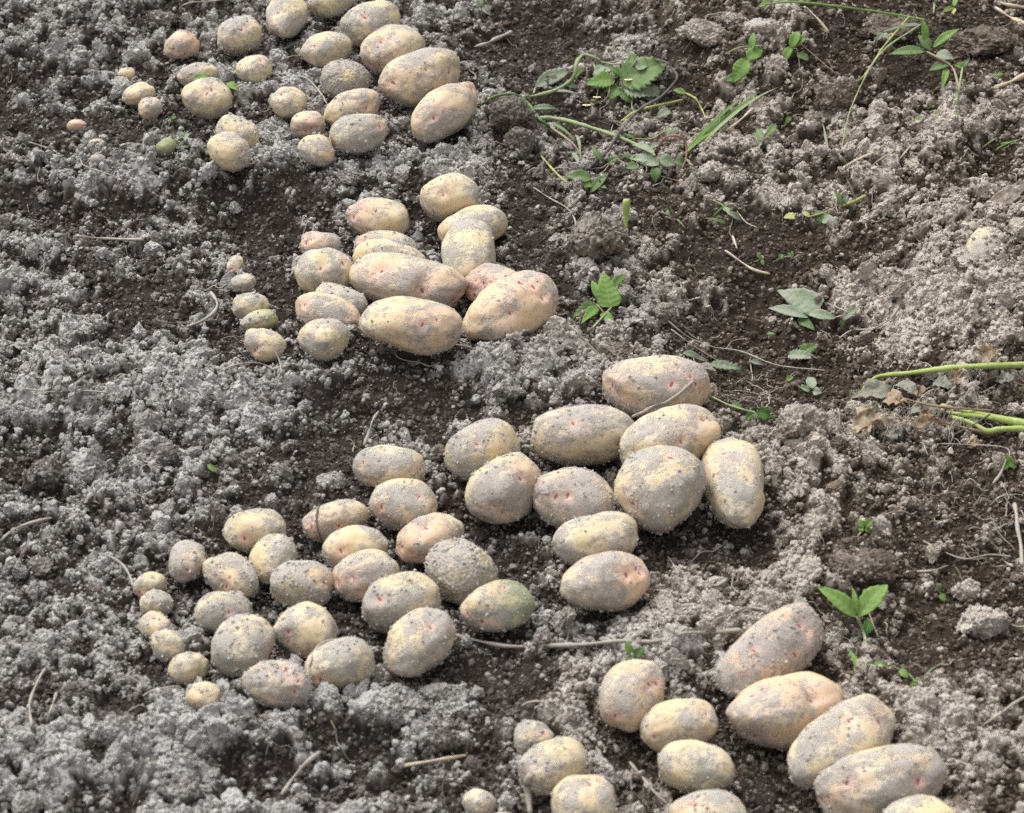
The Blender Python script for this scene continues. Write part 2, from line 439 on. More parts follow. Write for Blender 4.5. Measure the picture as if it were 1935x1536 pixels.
# cx, cy, half length, half width, turn, dust, pink, green, taper, sink, eyes, group, label
POT = [
 (145,236,21,13,-5,.30,1.4,0,.0,.10,[(160,235)],G1,"tiny oblong potato with a pink tip, lying alone on bare dark soil"),
 (181,272,16,11,0,.55,.1,0,0,.12,[],G1,"pebble-sized beige potato touching one still smaller"),
 (194,259,11,8,0,.5,0,0,0,.12,[],G1,"smallest potato of all, a tiny ball against a pebble-sized beige one"),
 (186,303,17,14,0,.75,.7,0,0,.30,[],G1,"tiny pinkish potato grey with dust and half sunk in crumbs"),
 (313,276,20,18,30,.50,0,1.2,0,.15,[],G1,"little dusty green potato beside sprigs of vetch"),
 (239,140,18,15,0,.4,0,0,0,.35,[],G1,"tiny cream potato half buried in pale crumbs behind the rear heap's small pair"),
 (262,179,33,21,18,.42,.25,0,.1,.10,[(238,194)],G1,"small oblong cream potato leaning behind a round one of its size"),
 (282,204,26,23,0,.40,.1,0,0,.10,[(268,192)],G1,"small round potato leaning on the small oblong cream one"),
 (343,87,36,29,20,.58,.75,0,0,.20,[(326,91),(370,78),(326,111)],G1,"dusty potato with red eyes at both ends, outlying at the back of rear heap"),
 (374,143,41,25,12,.5,.15,.15,0,.10,[(356,147)],G1,"oblong potato with a bright green leaf lying against its front"),
 (390,187,49,39,-3,.42,.15,0,0,.08,[(391,174),(401,166)],G1,"large round golden potato in front of the one with the green leaf"),
 (446,252,43,35,-30,.66,0,0,0,.10,[],G1,"grey dusted round potato mostly hidden by a golden neighbour, front of rear heap"),
 (431,286,43,35,-20,.48,.15,0,0,.06,[(459,284)],G1,"golden round potato with one pink eye, overlapping a grey dusted one"),
 (452,68,44,36,10,.48,.1,0,0,.10,[(457,54)],G1,"plump round potato with a dirt-filled eye on top, outer side of rear heap"),
 (481,131,34,29,20,.45,.15,0,0,.12,[(493,113)],G1,"golden egg-shaped potato with grey blotches, behind the large round golden one"),
 (539,33,45,38,55,.5,0,0,.1,.10,[(524,22)],G1,"upright egg-shaped potato with a blotch near its top, at back of rear heap"),
 (628,3,46,30,10,.58,0,0,0,.10,[],G1,"dusty potato cut by the picture's top edge"),
 (703,41,56,43,25,.52,.05,0,0,.08,[(690,30)],G1,"large golden potato with grey crown, rearmost of the big ones in a row"),
 (616,94,49,34,15,.38,.25,0,-.05,.08,[(578,120),(593,86)],G1,"smooth yellow oblong potato with a dented top, behind the crumb-caked one"),
 (742,97,63,49,22,.5,.45,0,0,.08,[(719,76),(694,123),(716,126)],G1,"big potato with a white-ringed pink eye and a round dirt cake on its shoulder"),
 (796,145,82,51,22,.5,.3,0,.03,.06,[(852,136),(806,130),(741,154)],G1,"largest potato of the rear heap, long and dust-mottled"),
 (654,149,47,38,5,.88,0,0,0,.15,[],G1,"crumb-caked potato, the dirtiest of the rear heap"),
 (666,205,57,36,14,.48,.5,0,.05,.08,[(694,204)],G1,"long potato with a crimson eye near its pinkish end, in front of the crumb-caked one"),
 (843,208,78,46,38,.48,.55,0,0,.10,[(821,222),(896,165),(869,152)],G1,"big tilted potato with a crimson eye at mid-body, last in its heap's row"),
 (544,194,38,30,0,.4,.2,0,0,.10,[(530,175)],G1,"clean oval potato alone in the middle of the rear heap"),
 (582,238,34,27,0,.45,.9,0,0,.10,[(586,251),(577,252),(590,243)],G1,"small round potato with a rosy pink front"),
 (598,286,38,30,0,.55,.2,0,0,.18,[(630,274)],G1,"round potato with a dusty top, nearest of the rear heap"),
 (680,256,57,39,14,.66,.4,0,0,.10,[(730,255),(722,238)],G1,"blocky potato capped with clinging crumbs, beside the nearest round one of rear heap"),

 (443,501,20,15,60,.4,.3,0,0,.10,[(434,507)],G2,"smallest potato at the head of the middle heap's line of little ones"),
 (460,535,25,19,15,.55,.25,0,0,.10,[(455,548)],G2,"second little potato of the middle heap's line, with one dusty cheek"),
 (473,579,36,28,12,.5,0,0,0,.10,[],G2,"small beige potato directly behind the green oval one of the middle heap"),
 (489,608,37,23,15,.55,0,.6,0,.10,[(459,624)],G2,"green oval potato squeezed between two small beige ones"),
 (499,651,41,34,-25,.42,.35,0,0,.08,[(475,665),(481,658)],G2,"small round potato with a purple eye, in front of the green oval one"),
 (604,461,41,28,-3,.48,.75,0,0,.10,[(585,449),(575,457),(592,443)],G2,"small potato with red eyes on top, behind a clean yellow one"),
 (613,514,57,45,5,.30,0,0,0,.06,[(606,506),(651,496)],G2,"clean bright yellow round potato with few dark specks"),
 (640,574,52,36,-25,.6,.3,0,0,.12,[],G2,"dusty potato nearly hidden between the yellow round and the biggest one"),
 (620,592,68,39,-16,.48,.5,0,0,.06,[(658,600),(572,575)],G2,"mottled oblong potato behind the dusty round one at middle heap's front"),
 (611,642,49,40,-5,.52,.2,0,0,.06,[(599,615)],G2,"dusty round potato at the front of the middle heap"),
 (714,414,61,40,-12,.42,.6,.05,.1,.10,[(681,393),(665,410)],G2,"pear-shaped potato with a purple-eyed end, at the back of the middle heap"),
 (729,470,62,34,-5,.58,.7,0,0,.14,[(677,470),(685,456)],G2,"pink-ended potato, rearmost of two hidden behind the biggest one"),
 (738,495,70,40,-6,.5,.2,0,0,.12,[],G2,"pale yellow potato sandwiched right behind the biggest one"),
 (765,531,114,52,-13,.40,.55,0,.06,.06,[(795,551),(861,570),(720,510)],G2,"biggest potato of the field, long and kidney-shaped with a deep crease"),
 (776,617,100,52,-4,.44,.5,0,-.05,.05,[(798,613),(826,602),(860,640)],G2,"long barrel-shaped potato in front of the kidney-shaped biggest one"),
 (852,382,57,49,0,.40,.3,0,.05,.08,[(837,367),(808,409)],G2,"round potato with a bright red eye, rearmost of the middle heap"),
 (893,436,66,40,14,.38,.2,0,0,.12,[(840,455)],G2,"clean pale potato behind the large egg-shaped one"),
 (886,477,64,53,75,.46,0,0,0,.08,[],G2,"large egg-shaped yellow potato with grey bands"),
 (934,542,62,42,-15,.42,1.0,0,.05,.08,[(903,507),(893,527),(909,532),(926,530),(911,541),(892,561)],G2,"rosy pink potato dotted with many red eyes"),
 (968,589,98,64,30,.46,.5,0,.03,.05,[(1030,562),(965,591),(985,528),(1012,536)],G2,"huge tilted potato with sunken pink eyes, at the end of the middle heap"),

 (281,1104,36,25,20,.4,.3,0,0,.10,[(262,1122)],G3,"small yellow potato with a pale root at its tip, first of five in a line"),
 (296,1140,33,27,0,.52,0,0,0,.10,[],G3,"second of the five small potatoes in a line, greyish yellow"),
 (293,1183,33,28,-30,.6,.5,0,0,.10,[(290,1164)],G3,"third of the five small potatoes in a line, with a pink eye on top"),
 (318,1218,32,31,0,.58,.05,0,0,.08,[],G3,"fourth of the five small potatoes in a line, dull beige and round"),
 (357,1260,41,31,18,.42,0,0,0,.08,[],G3,"bright yellow small potato with dusty upper half, last of the five in line"),
 (383,1319,34,30,0,.68,.4,0,0,.12,[(374,1301)],G3,"small round dust-grey potato lying apart in front of the yellow one"),
 (354,1060,40,36,70,.72,.3,0,0,.08,[(354,1077)],G3,"grey egg-shaped potato standing apart behind the line of five"),
 (437,1091,54,42,-30,.74,.4,0,0,.08,[(425,1110)],G3,"crumb-dusted potato with a reddish underside, beside the grey egg-shaped one"),
 (422,1157,55,39,0,.78,.25,0,0,.10,[(433,1156)],G3,"lumpy dust-covered potato overlapped by a large round grey one"),
 (461,1219,61,55,40,.72,0,0,0,.06,[],G3,"large round dust-grey potato with a thin root at its foot"),
 (522,1295,69,45,-10,.76,.6,0,0,.14,[(543,1260),(565,1285),(558,1309)],G3,"dusty potato with red eyes sunk in crumbs at the heap's front"),
 (484,1011,62,41,8,.48,.2,.05,0,.08,[(461,1019)],G3,"speckled cream potato with one small pink eye, back of the front heap's small end"),
 (515,1057,50,43,50,.68,.05,0,0,.08,[],G3,"dull grey-beige round potato right in front of the speckled cream one"),
 (570,1102,62,45,-5,.74,.25,0,0,.08,[(617,1099)],G3,"potato with crumbs caked round its lower side, next to the pinkish one"),
 (577,1191,62,50,-12,.52,.15,0,0,.06,[(541,1193),(541,1215)],G3,"smooth tan round potato beside the large dust-grey one"),
 (640,1257,70,49,22,.6,.2,.05,0,.10,[(602,1287)],G3,"dusty oval potato with a thin root looped over its end"),
 (632,983,67,37,18,.52,.55,0,0,.08,[(587,993),(642,993),(600,1024)],G3,"cylinder-shaped potato ringed by a dark thin root"),
 (672,1037,64,42,12,.40,.35,0,0,.08,[(642,1040)],G3,"pale yellow potato with one red eye, overlapped by a pinkish one"),
 (693,1088,66,49,12,.58,.75,0,0,.06,[(667,1090),(636,1103)],G3,"pinkish potato with a red eye in a pale dimple"),
 (757,1138,77,54,14,.62,.2,0,0,.06,[(715,1128)],G3,"egg-shaped dusty potato in the heart of the front heap"),
 (792,1214,75,55,35,.66,.35,0,0,.08,[(815,1182)],G3,"tilted dust-coated potato where the long pale root starts"),
 (736,881,70,43,-8,.5,.35,0,0,.06,[(683,873),(798,887),(726,845)],G3,"smooth lens-shaped potato lying alone at the back of the front heap"),
 (766,964,64,51,-10,.66,.4,0,0,.08,[(793,936),(717,959),(730,985)],G3,"grey-capped round potato in front of the smooth lens-shaped one"),
 (815,1022,69,48,20,.45,.6,0,0,.06,[(806,995),(776,1046),(756,1033)],G3,"peach-coloured potato with three red eyes, behind the wholly grey one"),
 (870,1074,67,59,-30,.85,.05,0,0,.08,[],G3,"wholly grey dust-coated round potato"),
 (939,1147,73,50,8,.5,.35,.95,-.05,.05,[(955,1107),(880,1161),(909,1177)],G3,"half green potato with a dark green patch, lying near the long root"),
 (918,873,72,55,15,.68,.15,0,0,.10,[(900,837)],G3,"dusty-topped potato with a pale scratch on its side"),
 (971,922,76,62,38,.6,.45,0,0,.06,[(985,903),(935,959),(952,970)],G3,"squarish potato with crimson eyes low on its face, beside the scratched one"),
 (1239,731,105,60,-5,.6,.5,0,0,.10,[(1270,725),(1307,708),(1318,724),(1327,742),(1153,728)],G3,"big potato at the very back of the front heap with a root stalk across it"),
 (1109,823,101,55,3,.56,.4,0,.05,.06,[(1082,797)],G3,"long smooth loaf-shaped potato beside the one with the root stalk"),
 (1262,836,98,63,20,.55,.4,0,0,.08,[(1288,834),(1330,790)],G3,"large dirt-patched potato behind the rounder dust-grey big one"),
 (1246,923,88,78,30,.68,.25,0,0,.05,[(1268,860),(1192,952)],G3,"biggest round dust-grey potato in the big end of the front heap"),
 (1389,912,88,60,-80,.46,.35,0,0,.06,[(1367,851),(1447,920)],G3,"upended oblong potato with a bright yellow belly, outer edge of the front heap"),
 (1082,954,82,61,-14,.66,.7,0,.14,.08,[(1046,937),(1070,934)],G3,"pear-like pinkish potato with two red eyes close together"),
 (1124,1014,83,52,8,.5,0,0,0,.06,[],G3,"bright yellow knobbly potato between the pinkish pear-like one and the nearest"),
 (1142,1098,88,58,10,.48,.55,0,0,.05,[(1187,1085),(1208,1068),(1217,1080),(1138,1044)],G3,"smooth oval potato with a cluster of red eyes at one end"),

 (905,1516,33,29,-30,.45,.2,0,0,.10,[(928,1530)],G4,"tiny egg-shaped cream potato at the tail of the nearest heap"),
 (952,1556,30,24,0,.5,.8,0,0,.10,[],G4,"pink tinged small potato barely rising over the picture's bottom edge"),
 (1009,1393,41,32,5,.52,.3,0,0,.10,[(1029,1378)],G4,"small tan potato behind the one with a muddy root"),
 (1050,1447,69,53,22,.64,.3,0,0,.06,[(993,1465)],G4,"oval potato with a muddy root hanging from its end"),
 (1104,1523,63,58,0,.55,.2,0,0,.08,[(1115,1478)],G4,"round yellow potato with a grey blotch, in front of the one with muddy root"),
 (1197,1316,70,60,60,.48,.5,0,0,.06,[(1232,1290),(1247,1287),(1158,1354)],G4,"upright squarish potato with grey blotches, back of the nearest heap"),
 (1281,1369,76,50,10,.38,.25,0,0,.06,[(1235,1394),(1336,1347)],G4,"clean golden oval potato leaning on the upright squarish one"),
 (1315,1452,75,52,-10,.5,.1,0,0,.06,[],G4,"waisted tan potato in front of the clean golden oval one"),
 (1338,1546,77,59,0,.55,.35,0,0,.08,[(1311,1519)],G4,"dusty potato with a pink eye, cut by the picture's bottom edge"),
 (1457,1232,113,62,38,.74,.75,0,.10,.08,[(1520,1170),(1425,1227),(1508,1238),(1537,1187)],G4,"dirt-covered long potato with a crimson end, back of the nearest heap's big ones"),
 (1494,1352,113,70,12,.46,.5,0,-.10,.05,[(1540,1318),(1424,1397),(1417,1308)],G4,"big yellow potato with pinkish thick end and one red eye"),
 (1593,1418,118,72,35,.58,.25,0,0,.05,[(1675,1355),(1605,1357)],G4,"long dust-mottled potato lying between two big ones of the nearest heap"),
 (1666,1475,126,66,16,.6,.45,0,0,.05,[(1597,1469),(1740,1477),(1562,1508)],G4,"longest potato of the nearest heap with grey crumbs on one end"),
 (1736,1563,76,57,5,.42,.1,0,0,.08,[],G4,"yellow potato peeping over the bottom edge in front of the longest one"),

 (1864,470,46,36,60,.80,.1,0,0,1.35,[],G5,"dust-covered potato half buried in the pale bank, far from the heaps"),
]

pot = []
for row in POT:
    cx, cy, a, b, ang = row[:5]
    t = math.radians(ang)
    ax = np.array([math.cos(t), math.sin(t)])          # in picture axes right / up
    bx = np.array([-math.sin(t), math.cos(t)])
    P2 = a * a * np.outer(ax, ax) + b * b * np.outer(bx, bx)
    h = b / 1900.0 * 0.8
    for _ in range(4):
        C = ground_macro(cx, cy, h)
        d = C - CAM
        X, Y, Z = d @ RGT, d @ UPV, d @ FWD
        J = FPX * np.stack([(RGT - X / Z * FWD) / Z, (UPV - Y / Z * FWD) / Z])
        Jh = J[:, :2]; jz = J[:, 2]
        Ji = np.linalg.inv(Jh)

        def solve(c):
            Q = Ji @ (P2 - c * c * np.outer(jz, jz)) @ Ji.T
            w, v = np.linalg.eigh(Q)
            return w, v
        lo, hi = 0.05 * b / 1900, 1.6 * b / 1900
        for _k in range(40):
            c = 0.5 * (lo + hi)
            w, v = solve(c)
            wid = math.sqrt(max(w[0], 1e-12))
            lon = math.sqrt(max(w[1], 1e-12))
            want = 0.90 * wid + 0.10 * max(0.0, lon - 1.5 * wid)
            if w[0] <= 0 or c > want: hi = c
            else: lo = c
        h = c * (1 - row[9] + (0.22 if a < 27 and row[9] < .2 else 0))
    pot.append(dict(C=C, c=c, w=wid, l=lon, dir=v[:, 1] if v[0, 1] >= 0 else -v[:, 1], row=row))

# settle: touching potatoes may not pass through each other
for it in range(40):
    for i in range(len(pot)):
        for j in range(i):
            A, B = pot[i], pot[j]
            d = B['C'] - A['C']
            L = np.linalg.norm(d)
            if L > A['l'] + B['l']:
                continue
            u = d / L

            def rad(p):
                du = u[0] * p['dir'][0] + u[1] * p['dir'][1]
                dv = -u[0] * p['dir'][1] + u[1] * p['dir'][0]
                return 1 / math.sqrt((du / p['l']) ** 2 + (dv / p['w']) ** 2 + (u[2] / p['c']) ** 2)
            over = (rad(A) + rad(B)) * 0.93 - L
            if over > 0:
                uh = np.array([u[0] * 0.4, u[1], 0.0])
                uh /= np.linalg.norm(uh) + 1e-9
                wa = 0.25 if A['C'][1] < B['C'][1] else 0.75     # the one behind gives way
                A['C'] = A['C'] - uh * over * wa * 0.5
                B['C'] = B['C'] + uh * over * (1 - wa) * 0.5
    if it % 8 == 7:
        for p in pot:
            hz = float(macro(p['C'][:1], p['C'][1:2])[0])
            p['C'][2] = hz + p['c'] * (1 - p['row'][9] + (0.22 if p['row'][2] < 27 and p['row'][9] < .2 else 0))


def potato_material():
    m = NT("potato_skin")
    co0 = m.n('ShaderNodeTexCoord').outputs['Object']
    rnd = m.n('ShaderNodeObjectInfo').outputs['Random']
    add = m.n('ShaderNodeVectorMath', operation='ADD')
    m.t.links.new(co0, add.inputs[0])
    cmb = m.n('ShaderNodeCombineXYZ')
    for k, f in enumerate((7.3, 13.1, 29.7)):
        m.set(cmb.inputs[k], m.math('MULTIPLY', rnd, f))
    m.t.links.new(cmb.outputs[0], add.inputs[1])
    co = add.outputs[0]
    n0 = m.noise(co, 28, 2, 0.5)
    n1 = m.noise(co, 36, 6, 0.60, 0.7)
    n2 = m.noise(co, 190, 3, 0.6)
    n3 = m.noise(co, 750, 2, 0.6)
    dust = m.attr('dust'); pink = m.attr('pink'); eye = m.attr('eye'); green = m.attr('green')
    skin = m.mix(m.ss(n0, 0.35, 0.65), (0.62, 0.50, 0.295), (0.63, 0.54, 0.39))
    skin = m.mix(m.ss(n2, 0.45, 0.75, 0, 0.35), skin, (0.50, 0.34, 0.16))
    pk = m.math('MULTIPLY', pink, m.ss(n1, 0.2, 0.7, 0.55, 1.0), clamp=True)
    skin = m.mix(pk, skin, (0.60, 0.315, 0.26))
    gk = m.math('MULTIPLY', green, m.ss(n1, 0.25, 0.65, 0.35, 1.0), clamp=True)
    skin = m.mix(gk, skin, (0.20, 0.27, 0.09))
    # dark pores
    vd, vc = m.vor(co, 230)
    sep = m.n('ShaderNodeSeparateColor')
    m.t.links.new(vc, sep.inputs[0])
    spk = m.math('MULTIPLY', m.ss(vd, 0.10, 0.22, 1.0, 0.0), m.ss(sep.outputs[0], 0.5, 0.62))
    skin = m.mix(m.math('MULTIPLY', spk, 0.75), skin, (0.16, 0.10, 0.06))
    # thin dust film, then caked dirt with a ragged edge
    dcol = m.mix(m.ss(n3, 0.3, 0.7), (0.295, 0.28, 0.26), (0.42, 0.40, 0.372))
    dcol = m.mix(m.ss(m.noise(co, 120, 3, 0.6, 0.5), 0.5, 0.68, 0, 0.65), dcol, (0.165, 0.15, 0.135))
    film = m.math('ADD', m.math('MULTIPLY', dust, 0.62), m.math('MULTIPLY', m.math('ADD', m.math('SUBTRACT', n1, 0.5), m.math('MULTIPLY', m.math('SUBTRACT', n0, 0.5), 0.8)), 0.9), clamp=True)
    film = m.math('MULTIPLY', film, 0.95, clamp=True)
    c = m.mix(film, skin, m.mix(pk, (0.49, 0.445, 0.375), (0.50, 0.375, 0.34)))
    cake_v = m.math('ADD', m.math('ADD', m.math('MULTIPLY', n1, 0.66), m.math('MULTIPLY', n2, 0.40)),
                    m.math('ADD', m.math('MULTIPLY', n3, 0.15), m.math('MULTIPLY', dust, 0.52)))
    cake_v = m.math('ADD', cake_v, m.math('MULTIPLY', m.math('SUBTRACT', n0, 0.5), 0.42))
    cake = m.ss(cake_v, 0.80, 0.945)
    c = m.mix(m.math('MULTIPLY', cake, 0.80), c, dcol)
    c = m.mix(m.math('MULTIPLY', gk, 0.55), c, (0.19, 0.235, 0.10))
    # eyes: pale halo, crimson slit
    c = m.mix(m.ss(eye, 0.15, 0.5, 0, 0.50), c, (0.74, 0.50, 0.40))
    c = m.mix(m.ss(eye, 0.55, 0.86, 0, 0.88), c, (0.30, 0.065, 0.080))
    rough = m.math('ADD', m.math('MULTIPLY', cake, 0.3), 0.58)
    hgt = m.math('ADD', m.math('MULTIPLY', m.math('MULTIPLY', cake, n3), 1.0), m.math('ADD', m.math('MULTIPLY', cake, 0.5), m.math('MULTIPLY', n3, 0.12)))
    nb = m.bump(hgt, 0.7, 0.0009)
    return m.done(m.bsdf(c, rough, nb, 0.28))


MAT_POT = potato_material()
G_PROTO = [crumb_proto(0, s, 0.25) for s in range(4)]


def build_potato(i, p):
    cx, cy, a, b, ang, dust, pink, green, taper, sink, eyes, grp, label = p['row']
    r = np.random.default_rng(500 + i)
    lvl = 6 if a > 80 else 5 if a > 24 else 4
    n, F = ICO[lvl]
    e = r.uniform(2.12, 2.42)
    rr = (np.abs(n) ** e).sum(1) ** (-1 / e)
    v = n * rr[:, None]
    sd = 40 + 11 * i
    off = r.uniform(-9, 9, 3)
    bend = r.uniform(-.10, .10) if a < 105 or p['l'] / p['w'] < 1.6 else 0.16
    v = v * (1 + 0.070 * noise3(n * 0.95 + off, sd) + 0.050 * noise3(n * 2.1 + off, sd + 3) + 0.010 * noise3(n * 5.0 + off, sd + 5))[:, None]
    for _ in range(3):
        dc = r.normal(size=3); dc /= np.linalg.norm(dc)
        ov = v @ dc - r.uniform(.74, .9)
        v -= (0.5 * (ov + np.sqrt(ov * ov + .006)) * .45)[:, None] * dc
    for k in range(3):
        v[:, k] -= 0.5 * (v[:, k].max() + v[:, k].min()); v[:, k] /= np.abs(v[:, k]).max()
    tp = taper + r.uniform(-.07, .07)
    v[:, 1:] *= (1 + tp * v[:, :1])
    v[:, 1] += bend * (v[:, 0] ** 2 - 0.4)
    v *= np.array([p['l'], p['w'], p['c']]) * 0.985
    d = p['dir']
    R = np.array([[d[0], -d[1], 0], [d[1], d[0], 0], [0, 0, 1.0]])
    v = v @ R.T
    nw = (n / np.array([p['l'], p['w'], p['c']])) @ R.T
    nw /= np.linalg.norm(nw, axis=1)[:, None]
    size = (p['l'] * p['w'] * p['c']) ** (1 / 3)
    # eyes: those seen in the picture, plus a few more out of sight
    pts = []
    for (ex, ey) in eyes:
        ex2, ey2 = ex, ey
        dr = ray(ex2, ey2)
        q = p['C'] + v - CAM
        along = q @ dr
        off2 = ((q - along[:, None] * dr) ** 2).sum(1)
        facing = (nw @ dr) < 0.0
        off2 = np.where(facing, off2, 1.0)
        k = int(np.argmin(off2))
        pts.append((k, 1.0))
    back = np.nonzero((nw[:, 1] > 0.3) | (nw[:, 2] < -0.2))[0]
    for k in r.choice(back, 3):
        pts.append((int(k), r.uniform(.4, .9)))
    eye = np.zeros(len(v)); pk = np.zeros(len(v)); disp = np.zeros(len(v))
    es0 = min(0.0062, 0.0028 + 0.075 * size)
    for k, s in pts:
        es = es0 * r.uniform(.75, 1.35)
        dv = v - v[k]
        nk = nw[k]
        ta = np.cross(nk, R[:, 0]); ta /= np.linalg.norm(ta) + 1e-9
        th = r.uniform(-.5, .5)
        tb = np.cross(nk, ta)
        u1 = dv @ (ta * math.cos(th) + tb * math.sin(th)); u2 = dv @ (-ta * math.sin(th) + tb * math.cos(th))
        dd = (dv ** 2).sum(1)
        core = np.exp(-((u1 / (es * .90)) ** 2 + (u2 / (es * .40)) ** 2)) * (dd < (4 * es) ** 2)
        halo = 0.5 * np.exp(-dd / (es * 1.5) ** 2)
        eye = np.maximum(eye, s * np.maximum(core, halo))
        disp -= 0.26 * es * np.exp(-dd / (es * .9) ** 2) * s + 0.34 * es * np.exp(-dd / (es * 2.4) ** 2)
        if a > 110 and k == pts[0][0]:
            disp -= 0.0055 * np.exp(-((dv @ R[:, 0]) / .009) ** 2 - dd / .024 ** 2)
        if s > 0.95:
            pk = np.maximum(pk, np.exp(-dd / (((0.70 if pink < .5 else 1.0) if a > 30 else 1.0) * size) ** 2))
    if pink > .3 and len(eyes) == 0:
        pk = np.maximum(pk, np.exp(-((v - v[int(r.integers(len(v)))]) ** 2).sum(1) / (1.0 * size) ** 2))
    pk = np.clip(pk * pink * 0.95 + 0.04 * pink, 0, 1)
    gm = sstep(-.5, .7, (v @ R[:, 0]) / p['l'] + 0.4 * noise3(n * 1.5 + off, sd + 21)) * green
    if green > .9 and a < 60:
        gm = np.clip(green * (0.75 + 0.4 * noise3(n * 1.5 + off, sd + 21)), 0, 1)
    if dust > .8:
        disp += size * 0.03 * np.maximum(0, noise3(n * 4 + off, sd + 31)) + 0.0012 * noise3(n * 13 + off, sd + 33)
    v += nw * disp[:, None]
    du = 0.43 + (dust - 0.44) * 0.46 + 0.16 * noise3(n * 1.3 + off, sd + 41) + 0.10 * np.clip(nw[:, 2] - .55, 0, 1) + 0.20 * np.clip(-nw[:, 2] - .05, 0, .6)
    me = mesh_np("potato", v, F, True, {'dust': du, 'pink': pk, 'eye': eye, 'green': gm})
    o = link("potato", me, MAT_POT)
    o.location = p['C'].tolist()
    tag(o, label, "potato", grp)
    # crumbs stuck to the skin
    nc = int(40 + 2600 * max(0, dust - .38) ** 1.4 * (a / 60.0) ** 1.3)
    if sink > 1:
        nc = 900
    wt = np.clip(du - 0.30, 0.01, 1) ** 2 * sstep(-.1, .35, noise3(n * 3.0 + off, sd + 61) + (2.5 * nw[:, 0] if sink > 1 else 0)) + 0.004
    wt = wt * np.where(nw[:, 2] < -.1, 2.0, 1.0)
    k = r.choice(len(v), nc, p=wt / wt.sum())
    rad = 0.0004 + (0.0030 if sink > 1 else 0.0014) * r.random(nc) ** 4
    vv, ff, tt = scatter_mesh(v[k] + nw[k] * rad[:, None] * 0.25, rad, G_PROTO, r.uniform(.82, 1.05, nc), r)
    ch = link("clinging_soil", mesh_np("clinging_soil", vv, ff, False, {'tone': tt}), MAT_CRUMB, o)
    p['obj'] = o
    p['R'] = R


for i, p in enumerate(pot):
    build_potato(i, p)
# ------------------------------------------------------------------ the ground sheet
def axis(lo, hi, step, far):
    a = np.arange(lo, hi + step / 2, step)
    out_r, out_l, s, x = [], [], step, a[-1]
    while x < far:
        s *= 1.22; x += s; out_r.append(x)
    s, x = step, a[0]
    while x > -far:
        s *= 1.22; x -= s; out_l.append(x)
    return np.concatenate([np.array(out_l[::-1]), a, np.array(out_r)])


def dryness(x, y):
    px, py = flat_px(x, y)
    base = 0.575 - 0.055 * sstep(1000, 1400, px)
    d = base + gauss_sum(px, py, PATCH) * 0.80
    d += 0.40 * fbm(x, y, 0.075, 3, 31) + 0.58 * fbm(x, y, 0.030, 2, 37) + 0.42 * fbm(x, y, 0.012, 2, 39)
    return np.clip(d, 0, 1.1)


def potato_mask(x, y, grow):
    m = np.zeros_like(x)
    for p in pot:
        dx = x - p['C'][0]; dy = y - p['C'][1]
        sel = (np.abs(dx) < p['l'] * 2.2) & (np.abs(dy) < p['l'] * 2.2)
        if not sel.any():
            continue
        u = (dx[sel] * p['dir'][0] + dy[sel] * p['dir'][1]) / (p['l'] * grow)
        v = (-dx[sel] * p['dir'][1] + dy[sel] * p['dir'][0]) / (p['w'] * grow)
        k = 0.25 if p['row'][9] > .25 else 1.0
        m[sel] = np.maximum(m[sel], k * (1 - sstep(.62, 1.15, np.sqrt(u * u + v * v))))
    return m


def full_height(x, y, d):
    h = macro(x, y)
    k = sstep(0.30, 0.72, d)
    fine = 0.0090 * fbm(x, y, 0.075, 3, 41) + 0.0045 * fbm(x, y, 0.026, 3, 47) + 0.0060 * fbm(x, y, 0.030, 2, 37) + 0.0045 * (k - .5)
    wx = x + 0.0060 * fbm(x, y, 0.014, 2, 2); wy = y + 0.0060 * fbm(x, y, 0.014, 2, 5)
    f1, r1 = worley(wx, wy, 0.030, 61)
    f2, r2 = worley(wx, wy, 0.011, 67)
    b1 = np.sqrt(np.maximum(0, 1 - (f1 / .62) ** 2)) * (r1 > .5) * (0.4 + 0.8 * r1)
    b2 = np.sqrt(np.maximum(0, 1 - (f2 / .66) ** 2)) * r2
    grit = 0.0026 * (0.45 - np.abs(fbm(x, y, 0.0105, 2, 77))) + 0.0012 * fbm(x, y, 0.0045, 1, 79)
    fine += k * (0.0080 * b1 + 0.0030 * b2 + grit) + (1 - k) * (0.0016 * b2 * (r2 > .5) + 0.0040 * b1 * (r1 > .8) + 0.85 * grit)
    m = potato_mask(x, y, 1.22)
    return h + fine * (1 - 0.80 * m) - 0.006 * m - 0.002, k, r1, r2, m


AX = axis(-0.74, 0.74, 0.0018, 9.0)
AY = axis(-0.68, 1.04, 0.0018, 9.0)
GX, GY = np.meshgrid(AX, AY)
nx, ny = len(AX), len(AY)
gx, gy = GX.ravel(), GY.ravel()
GD = dryness(gx, gy)
GZ, gk, gr1, gr2, gm = full_height(gx, gy, GD)
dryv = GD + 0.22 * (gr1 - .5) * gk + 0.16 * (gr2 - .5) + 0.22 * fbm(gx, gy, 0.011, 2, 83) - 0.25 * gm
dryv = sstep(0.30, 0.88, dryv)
ii = np.arange(nx * ny).reshape(ny, nx)
quads = np.stack([ii[:-1, :-1], ii[:-1, 1:], ii[1:, 1:], ii[1:, :-1]], -1).reshape(-1, 4)
g = link("ground", mesh_np("ground", np.stack([gx, gy, GZ], 1), quads, True, {'dry': dryv}), MAT_GROUND)
tag(g, kind='structure')
GZ2 = GZ.reshape(ny, nx); GD2 = GD.reshape(ny, nx)


